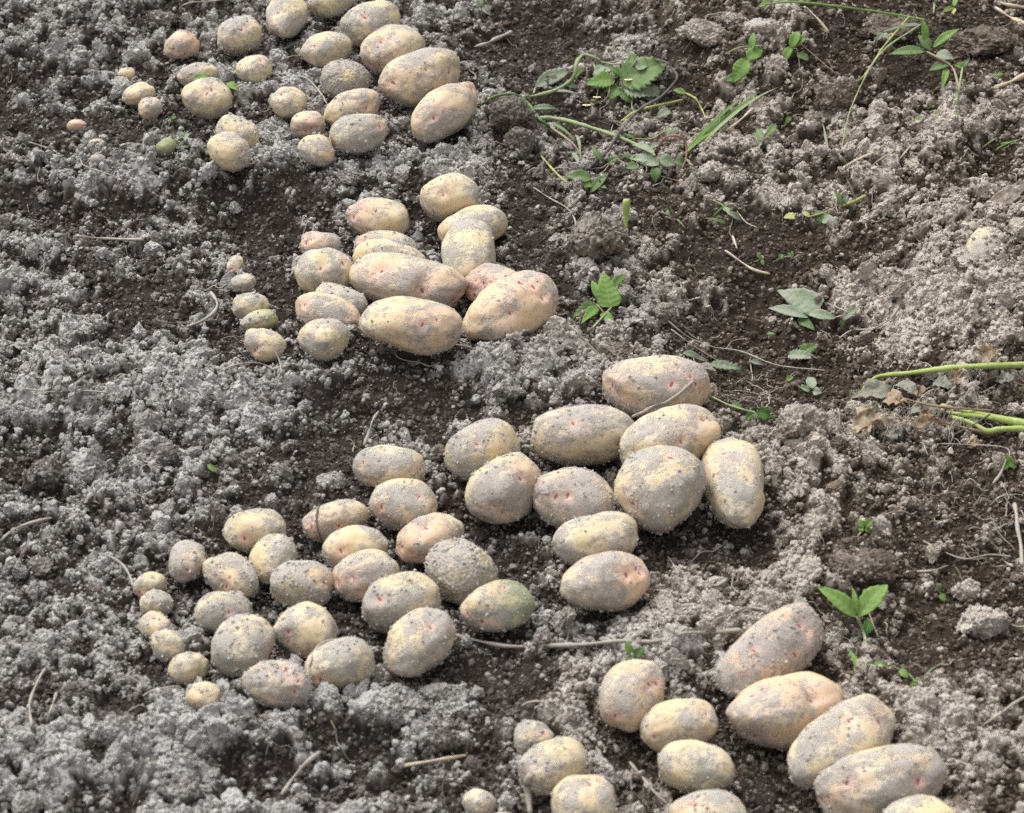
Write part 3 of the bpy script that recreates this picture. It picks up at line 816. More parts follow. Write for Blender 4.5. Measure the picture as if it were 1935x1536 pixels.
def sample(x, y, A):
    i = np.clip(np.searchsorted(AX, x) - 1, 0, nx - 2); j = np.clip(np.searchsorted(AY, y) - 1, 0, ny - 2)
    u = np.clip((x - AX[i]) / (AX[i + 1] - AX[i]), 0, 1); v = np.clip((y - AY[j]) / (AY[j + 1] - AY[j]), 0, 1)
    return (A[j, i] * (1 - u) + A[j, i + 1] * u) * (1 - v) + (A[j + 1, i] * (1 - u) + A[j + 1, i + 1] * u) * v


def at(px, py, mm=0.0):
    """world point seen at a photo position, mm millimetres above the soil"""
    z = 0.0
    h = mm / 1000.0
    for _ in range(10):
        P = on_plane(px, py, z + h)
        z = 0.55 * z + 0.45 * float(sample(P[:1], P[1:2], GZ2)[0])
    return on_plane(px, py, z + h)


# ------------------------------------------------------------------ loose crumbs, thousands of them
def inside_potato(P, grow=1.0):
    bad = np.zeros(len(P), bool)
    for p in pot:
        d = P - p['C']
        sel = np.nonzero((np.abs(d[:, 0]) < p['l'] * 1.2) & (np.abs(d[:, 1]) < p['l'] * 1.2))[0]
        if not len(sel):
            continue
        q = d[sel] @ p['R']
        s = ((q / np.array([p['l'], p['w'], p['c']])) ** 2).sum(1)
        bad[sel[s < grow]] = True
    return bad


def spread_points(n):
    y = rng.uniform(-0.66, 1.02, n)
    hw = 0.43 + (y + 0.62) * 0.165 + 0.13
    return rng.uniform(-1, 1, n) * hw, y


CP, CR, CT = [], [], []


def add_crumbs(x, y, lift, r, tone):
    CP.append(np.stack([x, y, sample(x, y, GZ2) + lift + r * 0.3], 1)); CR.append(r); CT.append(np.clip(tone, 0, 1))


def near_potato(x, y):
    return potato_mask(x, y, 1.2)


# broken lumps, 4 to 12 mm
x, y = spread_points(10200)
d = sample(x, y, GD2)
keep = (rng.random(len(x)) < np.clip((d - 0.34) * 1.6, 0.05, 1)) & (near_potato(x, y) < .25)
x, y, d = x[keep], y[keep], d[keep]
r_ = 0.0030 + 0.0062 * rng.random(len(x)) ** 4.0
add_crumbs(x, y, r_ * .05, r_, 0.40 + 0.50 * d + rng.normal(0, .13, len(x)))
nl = len(x)
# grains sitting on those lumps
own = np.repeat(np.arange(nl), (r_ / 0.0011).astype(int) + 2)
a = rng.uniform(0, 2 * np.pi, len(own)); q = np.sqrt(rng.random(len(own)))
gr_ = 0.0006 + 0.0012 * rng.random(len(own)) ** 2
add_crumbs(x[own] + np.cos(a) * q * r_[own] * .8, y[own] + np.sin(a) * q * r_[own] * .8, r_[own] * (0.05 + .95 * np.sqrt(1 - q * q)) * .92 - gr_ * .2, gr_, 0.85 + rng.normal(0, .12, len(own)))
# crumbs of 2 to 8 mm, heaped loosely where the soil is dry
x, y = spread_points(175000)
d = sample(x, y, GD2)
nz = fbm(x, y, 0.016, 2, 91)
keep = (rng.random(len(x)) < np.clip(0.012 + 1.0 * sstep(.34, .74, d + .45 * nz), 0, 1)) & (near_potato(x, y) < rng.uniform(.2, 1.1, len(x)))
x, y, d, nz = x[keep], y[keep], d[keep], nz[keep]
r_ = 0.00085 + 0.0025 * rng.random(len(x)) ** 3.0
lift = np.maximum(0, nz + .15) * .006 * rng.random(len(x))
add_crumbs(x, y, lift, r_, 0.52 + 0.40 * d + rng.normal(0, .10, len(x)) - .30 * (rng.random(len(x)) < .10))
# fine pale grit
x, y = spread_points(190000)
d = sample(x, y, GD2)
keep = rng.random(len(x)) < np.clip(0.12 + 0.88 * sstep(.25, .80, d), 0, 1)
x, y, d = x[keep], y[keep], d[keep]
add_crumbs(x, y, 0.0015 * rng.random(len(x)) * d, 0.0005 + 0.0010 * rng.random(len(x)) ** 2, 0.48 + 0.45 * d + rng.normal(0, .14, len(x)))
# dark moist grains where the earth lies open
x, y = spread_points(330000)
d = sample(x, y, GD2)
keep = rng.random(len(x)) < np.clip(1.0 - sstep(.35, .8, d), 0.06, 1)
x, y, d = x[keep], y[keep], d[keep]
add_crumbs(x, y, 0, 0.0006 + 0.0024 * rng.random(len(x)) ** 6, 0.10 + np.abs(rng.normal(0, .22, len(x))))
# crumbs pushed up against the potatoes
for p in pot:
    m_ = int(6 + 1500 * p['l'])
    th = rng.uniform(0, 2 * np.pi, m_)
    rr_ = rng.uniform(.72, 1.16, m_)
    lx, ly = np.cos(th) * p['l'] * rr_, np.sin(th) * p['w'] * rr_
    dx_, dy_ = p['dir']
    x = p['C'][0] + lx * dx_ - ly * dy_; y = p['C'][1] + lx * dy_ + ly * dx_
    add_crumbs(x, y, 0.0005, 0.0006 + 0.0026 * rng.random(m_) ** 3, rng.choice([.2, .75, .9], m_) + rng.normal(0, .08, m_))
CP = np.concatenate(CP); CR = np.concatenate(CR); CT = np.concatenate(CT)
ok = ~inside_potato(CP, 1.0)
CP, CR, CT = CP[ok], CR[ok], CT[ok]
VV, FF, TT, n0 = [], [], [], 0
for lo_, hi_, lev, cnt_, amp_ in ((0, .0010, 0, 7, .5), (.0010, .0028, 1, 14, .5), (.0028, .0050, 2, 12, .5), (.0050, 1, 3, 14, .5)):
    sel = (CR >= lo_) & (CR < hi_)
    v, f, t = scatter_mesh(CP[sel], CR[sel], [crumb_proto(lev, 40 * lev + s, amp_) for s in range(cnt_)], CT[sel])
    VV.append(v); FF.append(f + n0); TT.append(t); n0 += len(v)
o = link("soil_crumbs", mesh_np("soil_crumbs", np.concatenate(VV), np.concatenate(FF), False, {'tone': np.concatenate(TT)}), MAT_CRUMB)
tag(o, kind='stuff')
print("crumbs", len(CP), "tris", sum(len(f) for f in FF))
# ------------------------------------------------------------------ plants, roots, straw, clods
PXM = 1.0 / 1850.0          # rough metres per photo pixel on the field


def plant_material(name, col, col2, dusty=0.2, transl=0.25, vein=0.5):
    m = NT(name)
    co = m.n('ShaderNodeTexCoord').outputs['Object']
    n1 = m.noise(co, 90, 3, 0.6); n2 = m.noise(co, 600, 2, 0.6)
    c = m.mix(m.ss(n1, .3, .7), col, col2)
    mid = m.attr('mid')
    c = m.mix(m.math('MULTIPLY', m.ss(mid, 0.04, 0.16, 1, 0), vein), c, (0.30, 0.38, 0.16))
    dv = m.math('ADD', m.math('MULTIPLY', n1, .6), m.math('MULTIPLY', n2, .4))
    c = m.mix(m.ss(dv, 0.72 - dusty * .5, 0.86 - dusty * .45, 0, min(.9, .35 + dusty)), c, (0.33, 0.32, 0.28))
    nb = m.bump(m.math('ADD', n1, m.math('MULTIPLY', n2, .3)), 0.4, 0.002)
    sh = m.bsdf(c, 0.6, nb, 0.25)
    if transl > 0:
        tr = m.n('ShaderNodeBsdfTranslucent')
        m.set(tr.inputs['Color'], c)
        mx = m.n('ShaderNodeMixShader')
        mx.inputs[0].default_value = transl
        m.t.links.new(sh, mx.inputs[1]); m.t.links.new(tr.outputs[0], mx.inputs[2])
        sh = mx.outputs[0]
    return m.done(sh)


M = {
    'bright': plant_material("bright_leaf", (0.18, 0.315, 0.07), (0.235, 0.37, 0.10), 0.05, .3),
    'green': plant_material("green_leaf", (0.14, 0.23, 0.08), (0.19, 0.285, 0.115), 0.22, .25),
    'dusty': plant_material("dusty_leaf", (0.21, 0.28, 0.17), (0.27, 0.33, 0.22), 0.50, .15),
    'dark': plant_material("dark_leaf", (0.05, 0.14, 0.02), (0.08, 0.19, 0.03), 0.02, .2),
    'stem': plant_material("green_stem", (0.25, 0.32, 0.15), (0.31, 0.37, 0.19), 0.38, 0),
    'haulm': plant_material("haulm_stem", (0.30, 0.38, 0.10), (0.38, 0.45, 0.16), 0.22, 0),
    'yellow': plant_material("yellowed_stem", (0.42, 0.46, 0.13), (0.36, 0.36, 0.14), 0.15, 0.1),
    'red': plant_material("red_stem", (0.36, 0.15, 0.13), (0.33, 0.20, 0.14), 0.35, 0),
    'pinkstem': plant_material("pinkish_stem", (0.34, 0.20, 0.18), (0.30, 0.27, 0.16), 0.3, 0),
    'twig': plant_material("dark_twig", (0.085, 0.075, 0.068), (0.15, 0.135, 0.125), 0.25, 0),
    'root': plant_material("pale_root", (0.34, 0.295, 0.24), (0.45, 0.40, 0.335), 0.55, 0),
    'straw': plant_material("straw", (0.50, 0.41, 0.28), (0.58, 0.49, 0.36), 0.15, 0),
    'brown': plant_material("withered_brown", (0.20, 0.125, 0.075), (0.30, 0.215, 0.135), 0.38, .1, 0),
    'tan': plant_material("withered_tan", (0.50, 0.405, 0.285), (0.36, 0.27, 0.175), 0.15, .15, 0),
    'greyleaf': plant_material("withered_grey", (0.28, 0.27, 0.21), (0.20, 0.20, 0.15), 0.4, .1, 0),
    'petal': plant_material("white_petal", (0.80, 0.80, 0.78), (0.75, 0.75, 0.74), 0, .1, 0),
    'centre': plant_material("yellow_centre", (0.75, 0.52, 0.03), (0.65, 0.42, 0.03), 0, 0, 0),
}


def smooth_path(pts, step=0.0022):
    pts = [np.array(p, float) for p in pts]
    if len(pts) == 2:
        pts = [pts[0], (pts[0] + pts[1]) / 2, pts[1]]
    P = [2 * pts[0] - pts[1]] + pts + [2 * pts[-1] - pts[-2]]
    out = []
    for i in range(1, len(P) - 2):
        n = max(3, int(np.linalg.norm(P[i + 1] - P[i]) / step))
        for k in range(n):
            t = k / n
            out.append(0.5 * ((2 * P[i]) + (P[i + 1] - P[i - 1]) * t + (2 * P[i - 1] - 5 * P[i] + 4 * P[i + 1] - P[i + 2]) * t * t
                              + (3 * P[i] - P[i - 1] - 3 * P[i + 1] + P[i + 2]) * t ** 3))
    out.append(pts[-1])
    return np.array(out)


def tube_arrays(path, r0, r1, sides=7, rough=0.12, seed=0):
    r = np.random.default_rng(seed)
    n = len(path)
    T = np.gradient(path, axis=0); T /= np.linalg.norm(T, axis=1)[:, None] + 1e-12
    ref = np.array([0.13, 0.21, 0.97])
    A = np.cross(T, ref); A /= np.linalg.norm(A, axis=1)[:, None] + 1e-12
    B = np.cross(T, A)
    t = np.linspace(0, 1, n)
    rad = r0 + (r1 - r0) * t
    rad = rad * (1 + rough * np.convolve(r.normal(size=n + 4), np.ones(5) / 5 * 1.8, 'valid')[:n])
    rad[-1] *= .3; rad[0] *= .75
    th = np.arange(sides) / sides * 2 * np.pi
    v = path[:, None, :] + rad[:, None, None] * (np.cos(th)[None, :, None] * A[:, None, :] + np.sin(th)[None, :, None] * B[:, None, :])
    v = v.reshape(-1, 3)
    i = np.arange(n - 1)[:, None] * sides; k = np.arange(sides)[None, :]; k2 = (k + 1) % sides
    q = np.stack([i + k, i + k2, i + sides + k2, i + sides + k], -1).reshape(-1, 4)
    c0 = np.array([[0, sides - 1 - j, sides - 2 - j, sides - 2 - j] for j in range(1, sides - 2)]) if False else np.zeros((0, 4), int)
    return v, q


def tube(name, pts, r0, r1, mat, parent=None, sides=7, rough=0.12, step=0.0022):
    path = smooth_path(pts, step)
    v, q = tube_arrays(path, r0, r1, sides, rough, int(abs(path[0, 0] * 1e5)) % 9999)
    # close the ends with a centre point
    n = len(v)
    v = np.concatenate([v, path[:1], path[-1:]])
    caps = [[n, (j + 1) % sides, j, j] for j in range(sides)] + [[n + 1, n - sides + j, n - sides + (j + 1) % sides, n - sides + (j + 1) % sides] for j in range(sides)]
    me = bpy.data.meshes.new(name)
    me.from_pydata(v.tolist(), [], q.tolist() + [list(dict.fromkeys(c)) for c in caps])
    me.polygons.foreach_set('use_smooth', np.ones(len(me.polygons), bool))
    a = me.attributes.new('mid', 'FLOAT', 'POINT'); a.data.foreach_set('value', np.ones(len(v), np.float32))
    return link(name, me, mat, parent)


def leaf(name, B, T, w, kind, mat, parent=None, arch=0.10, fold=0.22, roll=0.0, seed=1, crumple=0.0):
    B = np.array(B); T = np.array(T)
    r = np.random.default_rng(seed)
    L = np.linalg.norm(T - B)
    d = (T - B) / L
    up = np.array([r.uniform(-.25, .25) + roll, -0.45, 0.85])
    S = np.cross(d, up); S /= np.linalg.norm(S)
    N = np.cross(S, d)
    nu, nv = (64 if kind in ('toothed', 'heart', 'lance') else 26, 9) if kind != 'blade' else (22, 5)
    u = np.linspace(0, 1, nu)
    if kind == 'blade':
        prof = np.minimum(1, u * 6 + .35) * (1 - u ** 2.4)
    elif kind == 'lance':
        prof = np.sin(np.pi * u ** .78) ** .9
    elif kind == 'round':
        prof = np.sqrt(np.maximum(0, 1 - (2 * u - 1) ** 2))
    elif kind == 'heart':
        prof = np.sin(np.pi * np.clip(u * .93 + .07, 0, 1) ** .55) ** .85
    else:
        prof = np.sin(np.pi * u ** .62) ** .9
    teeth = 0.0
    if kind in ('toothed', 'lance', 'heart'):
        nt = 9 if kind == 'toothed' else 6
        teeth = (0.34 if kind == 'toothed' else .10) * (((u * nt) % 1.0) - .5)
    half = 0.5 * w * np.maximum(prof * (1 + teeth) * 1.12, 0.02)
    v = np.linspace(-1, 1, nv)
    U, Vv = np.meshgrid(u, v, indexing='ij')
    H = half[:, None] * Vv
    base = B[None, None] + d * (L * U)[..., None]
    lift = arch * L * 4 * U * (1 - U) + fold * np.abs(H) + 0.05 * w * np.sin(U * 9 + r.uniform(0, 6)) * Vv ** 2 * np.sign(Vv)
    lift += -0.014 * w * np.cos(U * 42 - np.abs(Vv) * 5) * (np.abs(Vv) > .1) * (kind not in ('blade', 'round'))
    P = base + S * H[..., None] + N * lift[..., None]
    P = P.reshape(-1, 3)
    if crumple > 0:
        q = P / (0.35 * max(L, w)) + r.uniform(-9, 9, 3)
        for k in range(3):
            P[:, k] += crumple * w * noise3(q * 1.3 + 5 * k, seed + k) * .55 + crumple * w * .22 * noise3(q * 4 + 3 * k, seed + 9 + k)
    i = np.arange(nu * nv).reshape(nu, nv)
    q = np.stack([i[:-1, :-1], i[1:, :-1], i[1:, 1:], i[:-1, 1:]], -1).reshape(-1, 4)
    # a real thin blade: upper and lower skins
    th = 0.00022
    v2 = np.concatenate([P, P - N * th])
    nP = len(P)
    rim = np.concatenate([i[0, :], i[1:, -1], i[-1, -2::-1], i[-2:0:-1, 0]])
    rq = np.stack([rim, np.roll(rim, -1), np.roll(rim, -1) + nP, rim + nP], -1)
    me = mesh_np(name, v2, np.concatenate([q, q[:, ::-1] + nP, rq]), True,
                 {'mid': np.tile(np.abs(Vv).ravel(), 2)})
    return link(name, me, mat, parent)


lseed = [100]


def weed(label, cat, base, stems=(), leaves=(), flowers=(), group=None, name='weed'):
    b = at(*base)
    root = bpy.data.objects.new(name, None)
    COL.objects.link(root)
    root.location = b.tolist()
    root.empty_display_size = 0.01
    tag(root, label, cat, group)
    for pts, r0, r1, mt in stems:
        tube("stem", [at(*p) - b for p in pts], r0 * PXM * .82, r1 * PXM * .82, M[mt], root, rough=.2)
    for lf in leaves:
        kind, B, T, w, mt = lf[:5]
        kw = lf[5] if len(lf) > 5 else {}
        lseed[0] += 1
        leaf("leaf", at(*B) - b, at(*T) - b, w * PXM, kind, M[mt], root, seed=lseed[0], **kw)
    for f in flowers:
        c = at(*f) - b
        v, fc = ICO[2]
        vv = v * np.array([1, 1, .6]) * 0.0021 + c
        fl = link("flower", mesh_np("flower", vv, fc, True, {'mid': np.ones(len(vv))}), M['centre'], root)
        pv, pf = [], []
        for k in range(5):
            a = k * 2 * math.pi / 5 + .3
            e = np.array([math.cos(a), math.sin(a) * .8, 0.35 * -math.sin(a)])
            s = np.array([-math.sin(a), math.cos(a), 0])
            o0 = len(pv)
            for tt, ww in ((.0016, .0006), (.0030, .0013), (.0042, .0011), (.0047, .0004)):
                for sg in (-1, 1):
                    pv.append(c + e * tt + s * ww * sg + np.array([0, 0, .0006]))
            for j in range(3):
                pf.append([o0 + 2 * j, o0 + 2 * j + 1, o0 + 2 * j + 3, o0 + 2 * j + 2])
        link("petals", mesh_np("petals", np.array(pv), np.array(pf), True, {'mid': np.ones(len(pv))}), M['petal'], fl)
    return root


def lone(name, label, cat, pts, r0, r1, mt, group=None, rough=.15):
    P = [at(*p) for p in pts]
    k_ = .70 if name == 'root' else .78 if name in ('straw', 'bark_strip') else .95
    o = tube(name, [p - P[0] for p in P], r0 * PXM * k_, r1 * PXM * k_, M[mt], rough=rough + .06)
    o.location = P[0].tolist()
    return tag(o, label, cat, group)


def scrap(name, label, cat, kind, B, T, w, mt, group=None, **kw):
    b = at(*B); lseed[0] += 1
    o = leaf(name, b - b, at(*T) - b, w * PXM, kind, M[mt], seed=lseed[0], **kw)
    o.location = b.tolist()
    return tag(o, label, cat, group)


WG = "green weeds among the soil"
weed("uprooted flowering weed with arched stem, big toothed leaves and tiny yellow-white flowers", "weed", (985, 184, 2),
     [([(985, 184, 4), (1010, 181, 8), (1045, 172, 10), (1075, 155, 12), (1086, 140, 18), (1090, 118, 27), (1102, 104, 31), (1120, 107, 25), (1135, 116, 15)], 5, 4, 'stem'),
      ([(1135, 116, 15), (1160, 121, 12), (1190, 118, 12)], 2.5, 1.5, 'stem'), ([(1204, 112, 22), (1188, 135, 22), (1176, 165, 12)], 2.5, 2, 'pinkstem'),
      ([(1165, 168, 8), (1178, 164, 12), (1187, 155, 16)], 1.8, 1.4, 'stem'), ([(1122, 116, 16), (1128, 150, 12), (1130, 168, 8), (1128, 181, 8)], 1.8, 1.4, 'stem'),
      ([(1152, 150, 12), (1151, 175, 8), (1140, 190, 5), (1112, 198, 5)], 1.8, 1.4, 'pinkstem'), ([(1008, 177, 8), (1012, 164, 10)], 2.2, 1.8, 'stem')],
     [('lance', (1012, 164, 9), (1076, 134, 11), 30, 'dusty'), ('toothed', (1176, 158, 20), (1262, 118, 14), 74, 'green', {'arch': .05}),
      ('toothed', (1180, 164, 14), (1246, 182, 5), 44, 'dusty'), ('toothed', (1162, 152, 14), (1105, 160, 6), 34, 'bright'),
      ('toothed', (1168, 162, 10), (1152, 190, 4), 32, 'green'), ('lance', (1174, 146, 17), (1152, 127, 18), 17, 'dark'),
      ('lance', (1154, 134, 14), (1128, 138, 12), 15, 'dusty'), ('blade', (1181, 164, 9), (1182, 201, 2), 10, 'green'),
      ('lance', (1234, 160, 12), (1244, 186, 4), 15, 'dusty'), ('lance', (1080, 152, 12), (1104, 128, 14), 10, 'green'),
      ('lance', (1128, 190, 7), (1115, 190, 7), 5, 'bright'), ('lance', (1130, 190, 7), (1138, 198, 5), 5, 'bright'),
      ('toothed', (1140, 124, 14), (1122, 152, 8), 19, 'dusty', {'crumple': .2}), ('lance', (1205, 134, 18), (1226, 108, 14), 24, 'dusty', {'crumple': .15}), ('lance', (1212, 172, 8), (1236, 196, 3), 16, 'dusty', {'crumple': .2}),
      ('lance', (1170, 176, 8), (1196, 196, 3), 14, 'green'), ('ovate', (1146, 138, 12), (1134, 158, 8), 14, 'dusty', {'crumple': .25}), ('lance', (1066, 158, 10), (1092, 166, 5), 12, 'dusty'), ('blade', (1050, 172, 8), (1094, 178, 3), 6, 'dusty'),
      ('lance', (1200, 118, 18), (1188, 100, 18), 16, 'green')],
     [(1187, 151, 18), (1128, 184, 9), (1108, 199, 7)], WG)
weed("dusty grass weed bent over a clod, its base stalk purple", "weed", (1100, 322, 1),
     [([(912, 197, 4), (935, 182, 10), (970, 178, 14), (995, 192, 14), (1020, 225, 12), (1040, 240, 10)], 4, 3.2, 'green'),
      ([(1040, 240, 10), (1075, 265, 8), (1096, 290, 6), (1100, 322, 2)], 3, 2.6, 'pinkstem')],
     [('blade', (1045, 234, 10), (1090, 268, 6), 7, 'green'), ('blade', (1088, 255, 10), (1097, 302, 5), 7, 'dusty'), ('blade', (1082, 288, 9), (1098, 322, 3), 9, 'dusty'),
      ('lance', (1004, 205, 8), (1053, 206, 6), 13, 'dusty'), ('blade', (944, 166, 16), (953, 195, 5), 6, 'dusty')], (), WG)
weed("thick pale green stem lying on soil, ending in greyish oval leaves", "weed", (1003, 223, 2),
     [([(1003, 223, 5), (1050, 224, 10), (1100, 236, 12), (1150, 252, 12), (1200, 272, 10), (1238, 294, 8)], 5.5, 4.5, 'stem')],
     [('ovate', (1246, 311, 8), (1188, 297, 7), 24, 'dusty'), ('ovate', (1246, 302, 12), (1278, 312, 6), 26, 'dusty'), ('ovate', (1236, 290, 10), (1190, 275, 8), 15, 'dusty'),
      ('ovate', (1240, 316, 7), (1238, 346, 2), 20, 'green'), ('ovate', (1275, 304, 7), (1294, 312, 5), 20, 'green'), ('ovate', (1204, 313, 6), (1182, 318, 4), 18, 'green'),
      ('lance', (1225, 282, 10), (1262, 268, 10), 9, 'dusty')], (), WG)
weed("low weed with smooth oval leaves along yellowish stems", "weed", (1108, 352, 1),
     [([(1022, 294, 4), (1040, 315, 6), (1065, 340, 5), (1090, 355, 4), (1108, 352, 5)], 2.8, 2, 'yellow'), ([(1110, 351, 4), (1140, 325, 7), (1165, 302, 8), (1215, 330, 4)], 1.8, 1.4, 'pinkstem')],
     [('ovate', (1116, 337, 7), (1068, 334, 9), 26, 'green'), ('ovate', (1120, 350, 5), (1088, 352, 4), 12, 'bright'), ('lance', (1115, 364, 3), (1150, 326, 11), 17, 'green'),
      ('lance', (1136, 303, 10), (1118, 276, 15), 11, 'green'), ('ovate', (1150, 310, 8), (1170, 294, 10), 15, 'green'), ('ovate', (1135, 352, 3), (1147, 356, 3), 8, 'green')], (), WG)
weed("arched red stem with a tiny green tuft at its top", "weed", (1240, 284, 1),
     [([(1239, 286, 3), (1250, 268, 13), (1264, 257, 21), (1285, 258, 25), (1296, 272, 21), (1296, 300, 11), (1280, 336, 2)], 3.2, 2.6, 'red')],
     [('lance', (1264, 257, 21), (1260, 238, 24), 7, 'green'), ('lance', (1264, 257, 21), (1276, 247, 24), 6, 'green')], (), WG)
weed("bunch of long flat grass blades lying across crumbs", "grass", (1295, 290, 1), [],
     [('blade', (1298, 290, 3), (1436, 172, 14), 13, 'green', {'arch': .04}), ('blade', (1292, 292, 3), (1372, 240, 9), 7, 'bright'), ('blade', (1330, 268, 5), (1474, 164, 16), 6, 'stem'),
      ('blade', (1300, 282, 4), (1405, 184, 14), 8, 'bright'), ('blade', (1294, 298, 5), (1326, 346, 2), 4, 'stem')], (), WG, 'grass_tuft')
weed("bright leafy weed peeking out behind a pale soil bank", "weed", (1412, 128, 1),
     [([(1370, 102, 8), (1400, 89, 11), (1442, 86, 10)], 2, 1.6, 'stem')],
     [('lance', (1412, 112, 12), (1384, 158, 6), 32, 'bright'), ('lance', (1410, 112, 10), (1440, 94, 13), 26, 'bright'), ('lance', (1402, 146, 6), (1368, 154, 5), 20, 'green'),
      ('lance', (1420, 96, 14), (1425, 60, 22), 14, 'bright')], (), WG)
weed("small clover-like weed on a thin pink trailing stem", "weed", (1588, 146, 1),
     [([(1512, 82, 10), (1545, 110, 6), (1590, 148, 2)], 1.7, 1.2, 'pinkstem')],
     [('round', (1496, 90, 12), (1509, 60, 19), 20, 'bright'), ('round', (1497, 88, 12), (1522, 70, 16), 17, 'bright'), ('round', (1496, 88, 12), (1480, 116, 7), 17, 'bright'),
      ('round', (1506, 103, 8), (1528, 113, 6), 16, 'green')], (), WG)
weed("tall slender grass stem arching along the top with long side blades", "grass", (1590, 300, 1),
     [([(1438, 9, 8), (1500, 4, 20), (1600, 14, 30), (1690, 27, 35), (1750, 38, 38)], 3.6, 3, 'bright'), ([(1718, 31, 36), (1670, 88, 28), (1625, 150, 18), (1568, 169, 8)], 2.6, 2, 'yellow'),
      ([(1740, 46, 36), (1662, 103, 28), (1612, 195, 20), (1594, 262, 12), (1590, 300, 2)], 2.4, 2, 'stem')],
     [('blade', (1738, 46, 34), (1664, 62, 26), 7, 'dusty'), ('ovate', (1668, 62, 22), (1656, 78, 18), 12, 'dusty'), ('ovate', (1670, 66, 22), (1682, 74, 20), 9, 'dusty'),
      ('lance', (1456, 4, 12), (1432, 14, 8), 12, 'bright'), ('ovate', (1662, 92, 20), (1668, 104, 18), 9, 'dusty')], (), WG, 'grass_tuft')
weed("upright weed with lance-shaped leaves on a forked hairy stalk", "weed", (1810, 200, 1),
     [([(1810, 201, 2), (1813, 165, 20), (1819, 126, 37)], 3.4, 3, 'stem'), ([(1812, 166, 18), (1800, 128, 28), (1772, 109, 34), (1750, 97, 37)], 3, 2.8, 'pinkstem')],
     [('lance', (1750, 97, 37), (1678, 103, 30), 20, 'green'), ('lance', (1750, 84, 40), (1743, 34, 58), 15, 'bright'), ('lance', (1758, 94, 38), (1735, 66, 44), 20, 'green'),
      ('lance', (1763, 90, 38), (1814, 54, 46), 17, 'bright'), ('ovate', (1768, 104, 34), (1804, 112, 30), 26, 'dusty'), ('lance', (1797, 118, 30), (1755, 134, 22), 19, 'green'),
      ('lance', (1790, 128, 26), (1780, 168, 8), 13, 'bright'), ('ovate', (1819, 126, 37), (1803, 123, 35), 13, 'bright'), ('ovate', (1818, 127, 37), (1832, 112, 40), 11, 'green')], (), WG)
weed("single green shoot rising at the picture's top edge", "weed", (1763, 28, 1), [([(1763, 28, 2), (1767, 0, 14)], 3, 2.4, 'stem')],
     [('blade', (1767, 4, 14), (1776, -24, 26), 8, 'green'), ('blade', (1766, 8, 10), (1760, -14, 22), 6, 'green')], (), WG)
weed("small three-leaved sprout by the top edge's green shoot", "weed", (1802, 24, 1), [([(1802, 28, 1), (1802, 14, 8)], 1.5, 1.2, 'stem')],
     [('ovate', (1801, 15, 8), (1778, 24, 5), 11, 'bright'), ('ovate', (1802, 12, 8), (1811, -8, 14), 10, 'bright'), ('ovate', (1803, 16, 7), (1800, 31, 2), 10, 'yellow')], (), WG)
weed("two-leaved weed on a whitish bent stalk in a dark hollow", "weed", (1427, 300, 1), [([(1427, 301, 1), (1436, 274, 6), (1450, 256, 7)], 1.8, 1.4, 'root')],
     [('ovate', (1440, 268, 6), (1431, 243, 13), 15, 'green'), ('ovate', (1448, 257, 6), (1467, 236, 10), 14, 'green'), ('ovate', (1438, 268, 5), (1430, 280, 2), 10, 'dusty')], (), WG)
weed("single leaf on a curved thread stem above a dark hollow", "weed", (1520, 217, 1), [([(1520, 218, 3), (1506, 216, 8), (1494, 221, 8)], 1.3, 1, 'stem')],
     [('ovate', (1494, 220, 8), (1482, 237, 4), 9, 'bright')], (), WG)
weed("lone grass blade hanging below a big brown clod", "grass", (1567, 318, 1), [], [('blade', (1567, 319, 1), (1554, 230, 26), 6, 'dusty')], (), WG, 'grass_tuft')
weed("young broad-leaved weed with one large heart-shaped leaf", "weed", (1117, 623, 1),
     [([(1117, 623, 2), (1138, 600, 9), (1156, 580, 15)], 3, 2.6, 'stem'), ([(1128, 575, 12), (1142, 592, 8), (1150, 605, 4)], 1.6, 1.3, 'pinkstem'), ([(1170, 534, 8), (1186, 552, 2)], 4, 4, 'stem')],
     [('heart', (1153, 580, 15), (1139, 514, 32), 42, 'bright', {'arch': .05, 'fold': .1}), ('lance', (1132, 568, 14), (1118, 530, 22), 17, 'bright'), ('toothed', (1130, 576, 11), (1080, 600, 4), 24, 'green'),
      ('lance', (1128, 582, 8), (1098, 612, 3), 18, 'bright'), ('lance', (1136, 592, 8), (1162, 612, 3), 17, 'bright'), ('lance', (1158, 540, 18), (1182, 516, 24), 14, 'bright')], (), WG)
weed("wilted plant with greyish leaves lying on smooth dark soil", "weed", (1585, 598, 1),
     [([(1548, 581, 6), (1556, 592, 6), (1553, 604, 4)], 1.6, 1.3, 'pinkstem'), ([(1550, 603, 5), (1585, 598, 7), (1600, 590, 7), (1580, 580, 5), (1562, 572, 3)], 1.8, 1.4, 'root')],
     [('heart', (1549, 582, 6), (1468, 548, 9), 46, 'dusty', {'arch': .04, 'fold': .1}), ('lance', (1527, 600, 6), (1451, 582, 5), 20, 'dusty'), ('lance', (1578, 602, 6), (1520, 593, 5), 19, 'dusty'),
      ('lance', (1508, 602, 4), (1540, 624, 2), 18, 'green'), ('lance', (1592, 604, 7), (1624, 580, 13), 17, 'dusty'), ('blade', (1593, 604, 6), (1590, 624, 2), 9, 'green'), ('ovate', (1490, 580, 6), (1500, 566, 8), 9, 'bright')], (), WG)
